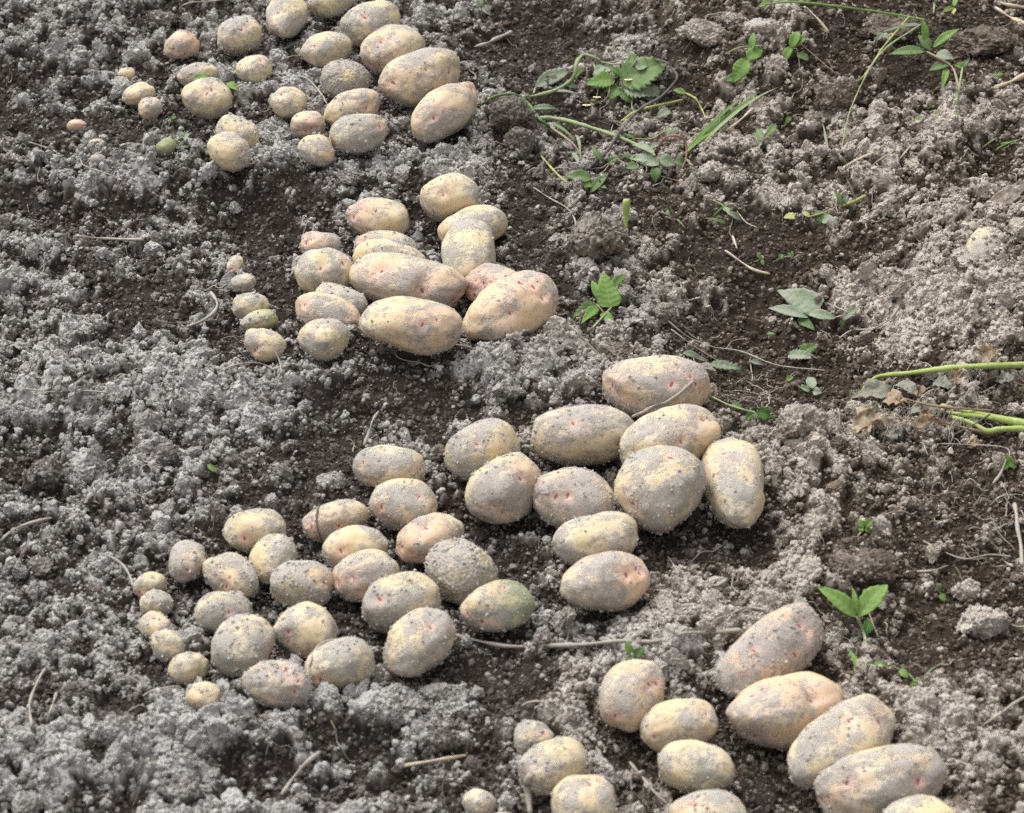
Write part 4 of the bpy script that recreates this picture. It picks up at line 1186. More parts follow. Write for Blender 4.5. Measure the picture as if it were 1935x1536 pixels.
weed("dark green curled leaf on a thin runner behind the front heap", "weed", (1350, 752, 1),
     [([(1346, 750, 3), (1385, 768, 9), (1430, 780, 9)], 2, 1.6, 'stem')],
     [('ovate', (1430, 780, 10), (1458, 788, 5), 24, 'dark'), ('ovate', (1430, 780, 8), (1408, 794, 3), 20, 'dark'), ('lance', (1382, 764, 8), (1404, 772, 5), 12, 'green')], (), WG)
weed("young weed spreading two large bright green leaves like wings", "weed", (1637, 1222, 1),
     [([(1638, 1224, 1), (1631, 1192, 14), (1618, 1164, 26)], 3.2, 2.6, 'stem'), ([(1660, 1205, 2), (1648, 1175, 10), (1640, 1150, 18)], 1.4, 1.2, 'straw')],
     [('lance', (1617, 1166, 25), (1545, 1109, 36), 27, 'bright', {'fold': .35}), ('lance', (1623, 1166, 25), (1678, 1103, 40), 33, 'bright', {'fold': .3, 'crumple': .12}), ('lance', (1618, 1160, 26), (1610, 1108, 42), 9, 'bright'),
      ('lance', (1614, 1164, 20), (1588, 1158, 6), 22, 'dark'), ('lance', (1634, 1200, 8), (1644, 1172, 8), 16, 'dark')], (), WG)
weed("small seedling with a divided bright leaf above a dusty rootlet", "weed", (1608, 1032, 1), [([(1607, 1034, 1), (1622, 1012, 7), (1632, 996, 11)], 1.6, 1.2, 'stem')],
     [('ovate', (1632, 996, 11), (1620, 980, 15), 12, 'bright'), ('ovate', (1634, 995, 11), (1652, 980, 13), 13, 'bright'), ('ovate', (1634, 998, 9), (1646, 1008, 5), 9, 'bright'), ('ovate', (1631, 998, 11), (1622, 1001, 10), 10, 'bright')], (), WG)
weed("bright green two-lobed seedling beside a pale stick and pink thread", "weed", (1903, 884, 1), [([(1920, 885, 2), (1917, 862, 6), (1905, 855, 6)], 1.2, 1, 'pinkstem')],
     [('round', (1903, 876, 5), (1893, 884, 3), 14, 'bright'), ('round', (1903, 874, 5), (1918, 880, 4), 17, 'bright'), ('round', (1903, 874, 6), (1904, 860, 9), 13, 'bright')], (), WG)
weed("tiny blue-green twin leaf standing by a small brown clod", "weed", (1783, 1134, 1), [([(1783, 1136, 1), (1775, 1115, 5)], 1.2, 1, 'stem')],
     [('ovate', (1776, 1118, 5), (1769, 1102, 9), 10, 'green'), ('ovate', (1778, 1122, 4), (1785, 1138, 2), 10, 'bright')], (), WG)
weed("creeping runner of narrow green leaves below the winged weed", "weed", (1620, 1262, 1), [([(1620, 1262, 3), (1665, 1254, 5), (1712, 1270, 4), (1735, 1288, 3), (1760, 1265, 8), (1785, 1250, 9)], 1.3, 1.1, 'stem')],
     [('blade', (1622, 1266, 3), (1603, 1226, 14), 10, 'bright'), ('lance', (1622, 1262, 4), (1648, 1252, 5), 8, 'bright'), ('lance', (1650, 1252, 5), (1680, 1260, 4), 8, 'bright'),
      ('lance', (1700, 1266, 4), (1716, 1282, 2), 12, 'bright'), ('lance', (1742, 1284, 4), (1718, 1296, 2), 9, 'bright'), ('lance', (1742, 1284, 5), (1768, 1272, 6), 9, 'bright')], (), WG)
weed("small green sprout touching the long pale root", "weed", (1197, 1242, 1), [([(1197, 1243, 1), (1197, 1236, 4)], 1.3, 1, 'stem')],
     [('lance', (1196, 1240, 3), (1181, 1210, 14), 12, 'bright'), ('ovate', (1199, 1240, 4), (1219, 1222, 9), 15, 'green'), ('ovate', (1200, 1242, 3), (1212, 1238, 3), 10, 'green'), ('lance', (1194, 1242, 2), (1180, 1246, 1), 6, 'bright')], (), WG)
weed("vetch sprig with tiny paired leaves by the little green potato", "weed", (330, 284, 1), [([(326, 286, 1), (340, 272, 6), (356, 260, 9), (365, 268, 6)], 1, .8, 'stem'), ([(346, 256, 10), (350, 246, 14)], .9, .7, 'stem')],
     [('ovate', (334, 272, 5), (330, 262, 8), 9, 'bright'), ('ovate', (346, 276, 5), (357, 278, 3), 11, 'bright'), ('ovate', (338, 280, 3), (332, 288, 1), 10, 'bright'), ('ovate', (350, 266, 7), (360, 258, 9), 7, 'dusty'), ('ovate', (346, 256, 10), (342, 248, 12), 6, 'bright')], (), WG)
weed("single tiny sprig on a pale thread in the rear heap's dark hollow", "weed", (317, 240, 1), [([(317, 240, 1), (324, 224, 6)], 1, .8, 'root')],
     [('ovate', (324, 224, 6), (333, 219, 7), 7, 'bright'), ('ovate', (324, 224, 6), (318, 220, 7), 5, 'bright')], (), WG)
weed("small dusty sprout on smooth dark soil behind the rear heap", "weed", (908, 20, 1), [([(908, 22, 1), (908, 14, 4)], 1.3, 1, 'stem')],
     [('lance', (908, 16, 4), (893, 25, 3), 10, 'green'), ('lance', (908, 14, 4), (906, -2, 10), 12, 'dusty'), ('lance', (910, 15, 4), (928, 30, 2), 10, 'dusty'), ('lance', (910, 14, 4), (926, 12, 5), 7, 'dusty')], (), WG)
weed("broken yellowish weed stalk with a few upright green shoots", "weed", (1592, 390, 1), [([(1588, 390, 3), (1610, 382, 6), (1637, 369, 9)], 4, 3.4, 'yellow')],
     [('lance', (1592, 390, 4), (1576, 360, 16), 10, 'green'), ('lance', (1596, 386, 5), (1602, 366, 14), 10, 'dusty'), ('blade', (1616, 378, 8), (1598, 334, 22), 4, 'dusty')], (), WG)
weed("limp torn leaves half sunk in pale crumbs under a broken stalk", "weed", (1560, 410, 1), [([(1578, 392, 4), (1555, 402, 5), (1520, 412, 4)], 2, 1.6, 'yellow')],
     [('ovate', (1560, 402, 5), (1540, 424, 2), 22, 'green'), ('ovate', (1555, 415, 3), (1584, 422, 4), 20, 'dusty'), ('lance', (1530, 410, 4), (1515, 400, 5), 10, 'yellow')], (), WG)
weed("yellowing crinkled leaf flat on pale crumbs", "leaf", (1483, 410, 1), [], [('ovate', (1482, 408, 4), (1516, 414, 4), 16, 'yellow', {'crumple': .25})], (), None, 'fallen_leaf')
weed("limp weed with thin dusty strands beside a dark hollow", "weed", (1375, 400, 1), [([(1342, 376, 6), (1366, 388, 6), (1378, 405, 5), (1398, 414, 3)], 1.8, 1.4, 'stem'), ([(1392, 398, 4), (1410, 420, 4), (1432, 430, 2)], 1.6, 1.2, 'straw')],
     [('blade', (1348, 408, 3), (1382, 380, 10), 4, 'bright'), ('lance', (1366, 392, 5), (1384, 408, 3), 10, 'dusty'), ('blade', (1372, 422, 2), (1330, 412, 6), 7, 'green'), ('lance', (1378, 402, 4), (1400, 416, 3), 12, 'dusty')], (), WG)
weed("tuft of fine grass strands behind the cut stalk", "grass", (1275, 412, 1), [],
     [('blade', (1276, 414, 1), (1238, 400, 14), 4, 'dusty'), ('blade', (1276, 414, 1), (1250, 382, 16), 4, 'green'), ('blade', (1278, 414, 1), (1296, 432, 6), 4, 'green'), ('blade', (1274, 412, 1), (1264, 388, 16), 7, 'dusty')], (), WG, 'grass_tuft')
weed("small green sprig beside the long piece of straw", "weed", (1440, 496, 1), [([(1416, 498, 2), (1436, 490, 5)], 1, .8, 'stem')],
     [('lance', (1438, 490, 5), (1430, 476, 9), 7, 'bright'), ('lance', (1440, 490, 5), (1442, 502, 2), 7, 'bright')], (), WG)
weed("thin runner with three tiny leaves on dark open soil", "weed", (1460, 494, 1), [([(1460, 495, 2), (1480, 486, 4), (1500, 484, 5)], 1.1, .9, 'stem')],
     [('ovate', (1474, 488, 4), (1480, 480, 6), 9, 'green'), ('ovate', (1492, 486, 5), (1490, 476, 8), 8, 'green'), ('ovate', (1498, 484, 5), (1496, 474, 8), 5, 'green')], (), WG)
weed("wispy thread-leaved sprig at the edge of bare dark soil", "weed", (1552, 524, 1), [([(1534, 508, 6), (1548, 520, 3), (1562, 516, 5)], .9, .7, 'stem')],
     [('blade', (1548, 524, 1), (1545, 506, 9), 3, 'dusty'), ('blade', (1556, 522, 1), (1562, 508, 8), 3, 'dusty'), ('blade', (1560, 520, 2), (1578, 514, 6), 3, 'dusty')], (), WG)
SG = "tiny round seedlings on the bank"
for (sx_, sy_) in ((1758, 201), (1774, 213), (1803, 214), (1736, 224), (1742, 266), (1886, 141)):
    weed("tiny round-leaved seedling on crumbs around the foot of the upright weed", "seedling", (sx_, sy_, 1), [([(sx_, sy_ + 4, 0), (sx_, sy_, 3)], .8, .7, 'stem')],
         [('round', (sx_, sy_, 3), (sx_ - 8, sy_ + 3, 4), 9, 'bright'), ('round', (sx_, sy_, 3), (sx_ + 8, sy_ - 2, 4), 9, 'bright')], (), SG, 'seedling')
# a fresh torn leaf between two potatoes of the rear heap
scrap("fallen_leaf", "bright green leaf wedged between an oblong and a large golden potato", "leaf", 'ovate', (366, 150, 40), (396, 143, 42), 15, 'bright')
scrap("fallen_leaf", "bright green torn leaf beside the large golden potato of the rear heap", "leaf", 'lance', (430, 156, 10), (450, 172, 4), 15, 'bright')
scrap("fallen_leaf", "tiny bright leaf lying alone in grey crumbs far from other green", "leaf", 'lance', (392, 878, 4), (412, 894, 3), 9, 'bright')
scrap("fallen_leaf", "long pale leaf strip just behind the rearmost front-heap potato", "leaf", 'blade', (1292, 666, 5), (1340, 688, 4), 12, 'dusty', crumple=.2)
scrap("fallen_leaf", "ragged pale leaf scrap at the end of a thin brown root", "leaf", 'toothed', (1342, 688, 4), (1404, 700, 4), 18, 'dusty', crumple=.2)
scrap("fallen_leaf", "dusty leaf blade beside the ragged scrap and root threads", "leaf", 'lance', (1418, 682, 5), (1445, 690, 3), 10, 'dusty')
scrap("fallen_leaf", "torn green leaf on pale crumbs at the dark soil's edge", "leaf", 'toothed', (1512, 668, 4), (1548, 652, 7), 22, 'green', crumple=.15)
scrap("fallen_leaf", "greyish leaf lying flat below the torn green one", "leaf", 'toothed', (1488, 672, 3), (1545, 676, 3), 20, 'dusty', crumple=.15)
weed("pair of small grey-green leaves flat on dark soil", "leaf", (1535, 738, 1), [], [('ovate', (1536, 734, 3), (1528, 712, 5), 18, 'dusty'), ('ovate', (1536, 740, 3), (1554, 742, 3), 16, 'dusty'), ('ovate', (1530, 738, 3), (1512, 732, 3), 12, 'dusty')], (), None, 'fallen_leaf')
scrap("fallen_leaf", "small green scrap on dark soil near the pair of grey-green leaves", "leaf", 'blade', (1450, 630, 2), (1466, 632, 2), 7, 'green')
scrap("fallen_leaf", "small green leaf scrap at the foot of the bowl, by brown root threads", "leaf", 'ovate', (1486, 718, 3), (1500, 712, 4), 10, 'bright')

weed("yellow-green stalk lying beside the dark twig, with a round dusty leaf", "weed", (1173, 230, 1),
     [([(1173, 230, 3), (1198, 213, 10), (1225, 203, 12), (1262, 195, 10), (1292, 188, 6)], 3.6, 3, 'yellow'), ([(1193, 244, 3), (1215, 240, 6), (1240, 234, 5)], 2.6, 2, 'yellow'),
      ([(1197, 178, 6), (1194, 200, 8), (1200, 214, 8)], 1.8, 1.5, 'stem'), ([(1210, 220, 8), (1228, 228, 6), (1244, 233, 4)], 2, 1.6, 'stem')],
     [('ovate', (1176, 232, 4), (1202, 240, 4), 17, 'dusty'), ('toothed', (1266, 208, 6), (1238, 224, 4), 18, 'dusty')], (), WG)
weed("thin brownish stem bending from a small bright leaf among crumbs", "weed", (1335, 227, 1), [([(1296, 176, 12), (1314, 186, 14), (1326, 206, 8), (1336, 228, 2)], 2.2, 1.8, 'yellow')],
     [('lance', (1296, 176, 12), (1272, 170, 14), 13, 'bright'), ('lance', (1318, 188, 12), (1306, 182, 14), 5, 'yellow')], (), WG)
weed("tangle of fine wilted stems and small leaves under the greyish oval leaves", "weed", (1200, 318, 1),
     [([(1172, 290, 4), (1190, 300, 7), (1215, 306, 7), (1250, 322, 4)], 1.3, 1, 'stem'), ([(1186, 286, 8), (1194, 304, 6), (1188, 322, 3)], 1.2, 1, 'yellow'), ([(1210, 296, 8), (1222, 318, 6), (1216, 334, 3)], 1.2, 1, 'pinkstem'),
      ([(1258, 246, 8), (1230, 262, 10), (1200, 262, 8), (1176, 272, 5)], 1, .8, 'yellow'), ([(1240, 330, 3), (1275, 340, 5), (1300, 345, 3)], 1.4, 1, 'pinkstem')],
     [('lance', (1190, 300, 7), (1178, 286, 12), 9, 'dusty'), ('lance', (1196, 304, 6), (1206, 292, 10), 8, 'bright'), ('ovate', (1216, 306, 7), (1228, 318, 5), 10, 'green'), ('lance', (1188, 320, 3), (1174, 330, 2), 8, 'green'),
      ('lance', (1216, 332, 3), (1204, 340, 2), 9, 'dusty'), ('blade', (1200, 262, 8), (1178, 252, 12), 5, 'green'), ('ovate', (1250, 320, 4), (1262, 330, 3), 10, 'dusty')], (), WG)
weed("sparse wispy grass strands below the pair of round clods", "grass", (1850, 300, 1), [],
     [('blade', (1855, 280, 1), (1888, 258, 8), 3, 'stem'), ('blade', (1850, 282, 1), (1835, 262, 9), 3, 'dusty'), ('blade', (1880, 285, 1), (1932, 262, 7), 4, 'bright'), ('blade', (1890, 272, 1), (1930, 272, 5), 3, 'bright'),
      ('blade', (1700, 300, 1), (1728, 268, 10), 3, 'straw'), ('blade', (1650, 312, 1), (1690, 285, 9), 3, 'straw'), ('blade', (1585, 322, 1), (1668, 282, 9), 4, 'straw')], (), WG, 'grass_tuft')

HG = "withered potato haulm"
lone("haulm_stalk", "long green stalk snapped down at one end", "stalk", [(1630, 738, 2), (1646, 722, 8), (1662, 711, 11), (1720, 705, 12), (1800, 695, 12), (1870, 691, 14), (1950, 689, 14)], 4.6, 6.0, 'haulm', HG, .05)
lone("haulm_stalk", "pale green stalk forked from the upper of two lower stalks", "stalk", [(1762, 772, 5), (1810, 782, 8), (1860, 788, 10), (1885, 792, 10)], 3.4, 4.6, 'haulm', HG, .05)
lone("haulm_stalk", "upper of two lower green stalks, brownish underneath", "stalk", [(1778, 766, 6), (1830, 777, 8), (1880, 789, 10), (1950, 804, 10)], 4.5, 8, 'haulm', HG, .05)
lone("haulm_stalk", "lowest green stalk, kinked at a knuckle", "stalk", [(1800, 788, 6), (1840, 801, 8), (1866, 815, 9), (1890, 811, 10), (1950, 809, 10)], 4.2, 6.5, 'haulm', HG, .05)
lone("dry_stalk", "reddish brown shrivelled stalk joined to the kinked green one", "stalk", [(1864, 820, 5), (1830, 810, 5), (1775, 798, 5), (1690, 790, 4)], 4, 2.2, 'brown', HG)
lone("dry_stalk", "long thin brown stalk lying across the withered leaves", "stalk", [(1658, 738, 7), (1710, 754, 8), (1775, 768, 12), (1875, 776, 14)], 2.4, 1.8, 'brown', HG)
lone("dry_stalk", "thin dark stick propped on the kinked green stalk", "stalk", [(1802, 822, 3), (1840, 802, 15), (1872, 782, 18)], 1.8, 1.8, 'twig', HG)
for lab, B, T, w, mt, cr_ in (
        ("crumpled tan dead leaf like crushed paper", (1615, 806, 5), (1678, 798, 12), 56, 'tan', .42),
        ("tan curled dead leaf sitting above the long green stalk", (1856, 678, 8), (1892, 662, 16), 38, 'tan', .42),
        ("brown dead leaf tangled under the long green stalk", (1798, 718, 5), (1834, 710, 9), 30, 'brown', .4),
        ("rusty brown dead leaf flat below the long thin brown stalk", (1728, 806, 4), (1772, 802, 6), 26, 'brown', .35),
        ("pale tan shred of dead leaf amid grey withered ones", (1670, 755, 6), (1716, 762, 8), 26, 'tan', .4),
        ("grey shrivelled leaf hanging from a thin dry stem", (1698, 726, 10), (1734, 752, 5), 28, 'greyleaf', .35),
        ("dark withered leaf heaped beside the crumpled tan one", (1660, 785, 5), (1596, 792, 5), 34, 'greyleaf', .42),
        ("grey-brown withered leaf mass at the bend of the long stalk", (1690, 740, 4), (1612, 752, 5), 32, 'greyleaf', .45),
        ("grey withered leaf right under the long stalk's middle", (1770, 724, 4), (1800, 736, 5), 26, 'greyleaf', .45),
        ("olive withered leaf shreds between the lower green stalks and tan leaves", (1775, 778, 4), (1712, 778, 6), 26, 'greyleaf', .45)):
    scrap("withered_leaf", lab, "dead leaf", 'ovate', B, T, w, mt, HG, crumple=cr_, arch=.2)

DW = [("dark curled", "greyleaf"), ("rusty", "brown"), ("ashen", "greyleaf"), ("buff", "tan"), ("olive", "greyleaf")]
SPOT = [("beside the snapped end of the long stalk", 1618, 748), ("left in the hollow under the long stalk", 1742, 742), ("near the fork of the two lower stalks", 1838, 792), ("on crumbs under the kinked stalk", 1842, 838),
        ("between the crumpled tan leaf and dark clod", 1690, 818), ("on soil above the crumpled tan leaf", 1648, 768), ("beneath the long thin brown stalk's middle", 1752, 786), ("at the outer edge under the long stalk", 1900, 716)]
for k_, (where, sx_, sy_) in enumerate(SPOT):
    nm_, mt_ = DW[k_ % 5]
    scrap("withered_leaf", f"{nm_} scrap of withered leaf {where}", "dead leaf", 'lance', (sx_ - 16, sy_ + 3, 4), (sx_ + 16, sy_ - 3 + 5 * (k_ % 3), 6), 20, mt_, HG, crumple=.5, arch=.25)
for where, pts in (("curling up from the snapped stalk end", [(1640, 740, 4), (1668, 742, 10), (1700, 756, 8), (1716, 776, 4)]), ("crossing under the fork of the lower stalks", [(1720, 772, 5), (1770, 790, 8), (1815, 812, 5)]),
                   ("looping at the side edge below the long stalk", [(1845, 728, 5), (1880, 712, 12), (1915, 722, 9), (1945, 732, 5)]), ("trailing from the crumpled tan leaf", [(1670, 790, 8), (1705, 800, 6), (1745, 812, 4)])):
    lone("dry_stalk", "hair-thin brown stalk " + where, "stalk", pts, 1.6, 1.1, 'brown', HG)

lone("twig", "dark grey dry twig arching over the green weed stems", "twig", [(1232, 112, 20), (1258, 117, 24), (1270, 130, 24), (1279, 148, 25), (1250, 182, 20), (1205, 210, 16), (1170, 250, 14), (1145, 288, 10), (1110, 318, 5), (1098, 324, 2)], 2.4, 4.4, 'twig')
lone("cut_stalk", "cut pale green stalk standing beside a big brown clod", "stalk", [(1184, 376, 36), (1182, 420, 22), (1179, 472, 2)], 8, 3.5, 'haulm', None, .06)
lone("straw", "long pale straw with a split end on dark soil", "straw", [(1370, 473, 4), (1398, 493, 5), (1425, 510, 6), (1456, 518, 3)], 3, 3.6, 'straw', None, .2)
lone("straw", "short pale straw piece pointing at the longer split one", "straw", [(1384, 446, 5), (1393, 470, 4)], 3.2, 3.0, 'straw', None, .2)
lone("straw", "tan flattened straw on the dark bank at the picture's edge", "straw", [(1874, 168, 4), (1905, 156, 8), (1945, 138, 10)], 4, 8, 'straw', None, .2)
lone("straw", "short straight straw among crumbs between the two nearest heaps", "straw", [(758, 1448, 5), (815, 1438, 8), (882, 1427, 6)], 4, 3.6, 'straw', None, .12)
lone("straw", "straight pale stick with a fibrous end pointing at a small clod", "straw", [(142, 446, 6), (200, 451, 8), (272, 453, 8)], 2.4, 4.6, 'root', None, .12)
lone("twig", "grey stick at the picture's top corner", "twig", [(1866, -6, 6), (1900, 8, 8), (1945, 16, 8)], 3.5, 4.5, 'straw')
lone("straw", "frayed tan straw just below the grey corner stick", "straw", [(1880, 14, 5), (1912, 34, 7), (1940, 46, 7)], 4, 7, 'straw', None, .3)
lone("straw", "brown curved dry stem between pale clods of the rear bank", "straw", [(1520, 12, 8), (1545, 35, 8), (1566, 62, 4)], 2.5, 4, 'straw', None, .2)
lone("straw", "leaning straw against a dark clod near the grass blades", "straw", [(1372, 248, 4), (1395, 230, 9), (1424, 204, 14)], 4, 3.5, 'straw', None, .2)
lone("straw", "pale fibrous stem stub with a green cut end on smooth soil", "straw", [(898, 88, 5), (916, 83, 7), (940, 72, 7), (968, 60, 6)], 4, 6.5, 'root', None, .3)
lone("bark_strip", "pale peeling strip standing at the picture's side edge", "bark", [(1917, 952, 5), (1921, 975, 8), (1923, 1000, 8), (1929, 1030, 7), (1931, 1068, 4)], 5, 4, 'root', None, .1)

RG = "pale roots on the soil"
ROOTS = [
    ("longest pale root, winding between the two nearest heaps", [(858, 1200, 8), (900, 1210, 7), (960, 1221, 6), (1040, 1220, 7), (1100, 1218, 7), (1170, 1211, 7), (1235, 1212, 6), (1290, 1197, 7), (1345, 1195, 6), (1402, 1190, 6)], 4.6, 4),
    ("brown wiry root forked off the longest one behind the dirt-covered potato", [(1340, 1194, 6), (1352, 1172, 10), (1380, 1160, 10), (1412, 1148, 8), (1448, 1152, 5)], 2.2, 2.6),
    ("curled root loop by the foot of the dirt-covered potato", [(1352, 1262, 6), (1334, 1274, 7), (1340, 1292, 6), (1365, 1294, 5)], 1.8, 1.5),
    ("pale root curving down to the first of five small potatoes", [(168, 1040, 5), (205, 1050, 7), (232, 1068, 9), (246, 1090, 10), (251, 1108, 8)], 3, 3.6),
    ("pale root standing behind the smooth lens-shaped potato", [(688, 842, 5), (697, 818, 10), (704, 795, 12), (716, 776, 8)], 4.5, 2.4),
    ("upper of two parallel brown roots on the smooth dark bowl", [(1262, 606, 6), (1300, 636, 6), (1345, 655, 6), (1400, 664, 6), (1470, 690, 5), (1560, 700, 4)], 2.2, 1.6),
    ("lower of two parallel roots, greyer and shorter", [(1268, 622, 5), (1300, 646, 5), (1340, 672, 4), (1372, 690, 4)], 2.2, 1.4),
    ("forked thin root near the picture's edge beside a peeling strip", [(1745, 1022, 4), (1790, 1045, 6), (1825, 1056, 6), (1870, 1048, 6), (1912, 1052, 5)], 1.8, 2),
    ("short root prong below the forked thin one", [(1732, 1080, 4), (1762, 1078, 6), (1792, 1068, 5)], 3, 2.6),
    ("wiry root hanging over brown soil behind the big clod", [(1008, 354, 5), (1040, 375, 8), (1070, 392, 8), (1085, 412, 7), (1092, 440, 4)], 1.8, 2.2),
    ("curved grey root rimming the bowl of dark soil", [(1698, 580, 5), (1682, 602, 6), (1650, 621, 6), (1610, 624, 5), (1585, 640, 4)], 3, 2.4),
    ("branching knobbly root next to the middle heap's smallest potatoes", [(398, 552, 8), (410, 572, 10), (404, 590, 10), (382, 606, 8), (352, 618, 6)], 5, 4),
    ("pale root lying on dark soil near the rear heap's outermost small ones", [(34, 266, 4), (60, 270, 6), (85, 278, 6), (108, 288, 5)], 3.4, 2.8),
    ("crooked root threading the crumbs below the pebble-sized potatoes", [(152, 300, 5), (158, 312, 6), (185, 322, 6), (225, 336, 5)], 1.8, 1.5),
    ("long straw-coloured root lying along the picture's top edge", [(345, 10, 6), (365, 4, 8), (400, 2, 9), (445, -6, 8)], 2.6, 2.4),
    ("root strand bowed between the clean oval and crumb-caked potatoes", [(502, 149, 6), (540, 146, 9), (575, 146, 12), (600, 168, 12), (618, 196, 10)], 2.2, 2.6),
    ("short root at the end of the smooth yellow rear potato", [(532, 112, 6), (552, 106, 8), (572, 104, 9)], 2.6, 2),
    ("pale root running out from under the long barrel-shaped potato", [(862, 652, 6), (885, 655, 6), (915, 668, 5)], 2.8, 2),
    ("rough root stub beside the crumbly front bank", [(532, 1502, 4), (560, 1462, 8), (585, 1436, 10), (606, 1420, 9)], 4, 5),
    ("bent white root in the corner bank, nearest the lower edge", [(60, 1372, 6), (56, 1330, 10), (70, 1290, 11), (86, 1262, 9)], 3.4, 3),
    ("short straight root crossing crumbs near the bent white one", [(88, 1365, 5), (98, 1335, 9), (108, 1306, 7)], 3, 3),
    ("pale diagonal root at the picture's side in grey crumbs", [(0, 1022, 5), (30, 998, 8), (70, 985, 8), (100, 978, 6)], 3.4, 4.4),
    ("horizontal root half covered by crumbs below the middle heap", [(40, 734, 6), (100, 740, 7), (160, 738, 7), (205, 742, 6)], 2.6, 2),
    ("small root arching in front of the round potato with a purple eye", [(418, 700, 6), (450, 688, 8), (490, 686, 8), (518, 698, 6)], 2.2, 2),
    ("slender root on grey crumbs near the picture's right edge", [(1860, 1368, 5), (1885, 1352, 8), (1915, 1330, 8), (1945, 1312, 6)], 2.4, 4),
    ("short pale root on dark soil above the tan nearest-heap potatoes", [(985, 1334, 4), (1005, 1326, 7), (1050, 1325, 6)], 2.2, 4.2),
    ("dry root bundle between the nearest heap's two rows", [(1190, 1440, 5), (1215, 1470, 8), (1240, 1500, 7), (1262, 1520, 5)], 3.4, 2.6),
    ("short root stuck in the bank right of the nearest potatoes' oval one", [(1262, 1052, 4), (1275, 1070, 6), (1284, 1088, 4)], 2, 2),
    ("pale twisted root on crumbs near the winged weed's far side", [(1876, 914, 4), (1890, 896, 8), (1902, 866, 9)], 3.2, 3.8),
    ("long thread root running over the pale debris by the picture's edge", [(1770, 838, 5), (1830, 840, 7), (1900, 846, 7), (1908, 868, 4)], 1.6, 1.4),
    ("fine root dangling down beside the huge tilted potato's bank", [(1072, 608, 8), (1085, 622, 9), (1108, 645, 7), (1130, 668, 5)], 2.6, 1.6),
    ("root tip poking out of crumbs behind the squarish and loaf potatoes", [(1002, 818, 6), (1010, 824, 12), (1014, 840, 8)], 2, 1.6),
]
for lab, pts, r0, r1 in ROOTS:
    lone("root", lab, "root", pts, r0, r1, 'root', RG, .22)

# parts that belong to potatoes: stalks and hanging roots
def potato_by(px, py):
    return min(pot, key=lambda p: (p['row'][0] - px) ** 2 + (p['row'][1] - py) ** 2)


def on_potato(p, px, py, lift=0.001):
    """point on the potato's skin seen at a photo position"""
    dr = ray(px, py)
    sc = np.array([p['l'], p['w'], p['c']])
    o = (CAM - p['C']) @ p['R'] / sc; d = (dr @ p['R']) / sc
    A = d @ d; B = o @ d; C_ = o @ o - 1
    D = B * B - A * C_
    t = (-B - math.sqrt(D)) / A if D > 0 else -B / A
    return CAM + dr * (t - lift)


def skin_root(cx, cy, pts, r0, r1, mt='root', name='stolon'):
    p = potato_by(cx, cy)
    o = p['obj']
    W = [on_potato(p, q[0], q[1]) if q[2] is None else at(*q) for q in pts]
    return tube(name, [w - p['C'] for w in W], r0 * PXM, r1 * PXM, M[mt], o, rough=.2)


skin_root(1239, 731, [(1311, 719, None), (1300, 729, None), (1280, 746, None), (1258, 760, None), (1238, 766, None), (1212, 780, 40), (1194, 788, 28)], 2.4, 3)
skin_root(632, 983, [(604, 952, None), (599, 968, None), (598, 985, None), (602, 1005, None), (608, 1022, None)], 1.3, 1.3, 'twig', 'root_ring')
skin_root(640, 1257, [(632, 1208, None), (615, 1212, None), (598, 1224, None), (588, 1245, None), (585, 1262, None)], 2, 1.6, 'root', 'root_loop')
skin_root(461, 1219, [(452, 1262, None), (443, 1268, None), (425, 1271, 8), (396, 1270, 6)], 2.2, 3.4)
skin_root(1050, 1447, [(1002, 1464, None), (996, 1482, 22), (998, 1505, 14), (1002, 1540, 5)], 7, 4, 'root', 'muddy_root')
skin_root(936, 905, [], 1, 1) if False else None
skin_root(354, 1060, [(390, 1078, None), (372, 1092, 10), (352, 1098, 8), (347, 1112, 5)], 1.6, 2)
skin_root(499, 651, [(520, 664, None), (528, 682, 10), (532, 705, 5)], 1, 1.4)

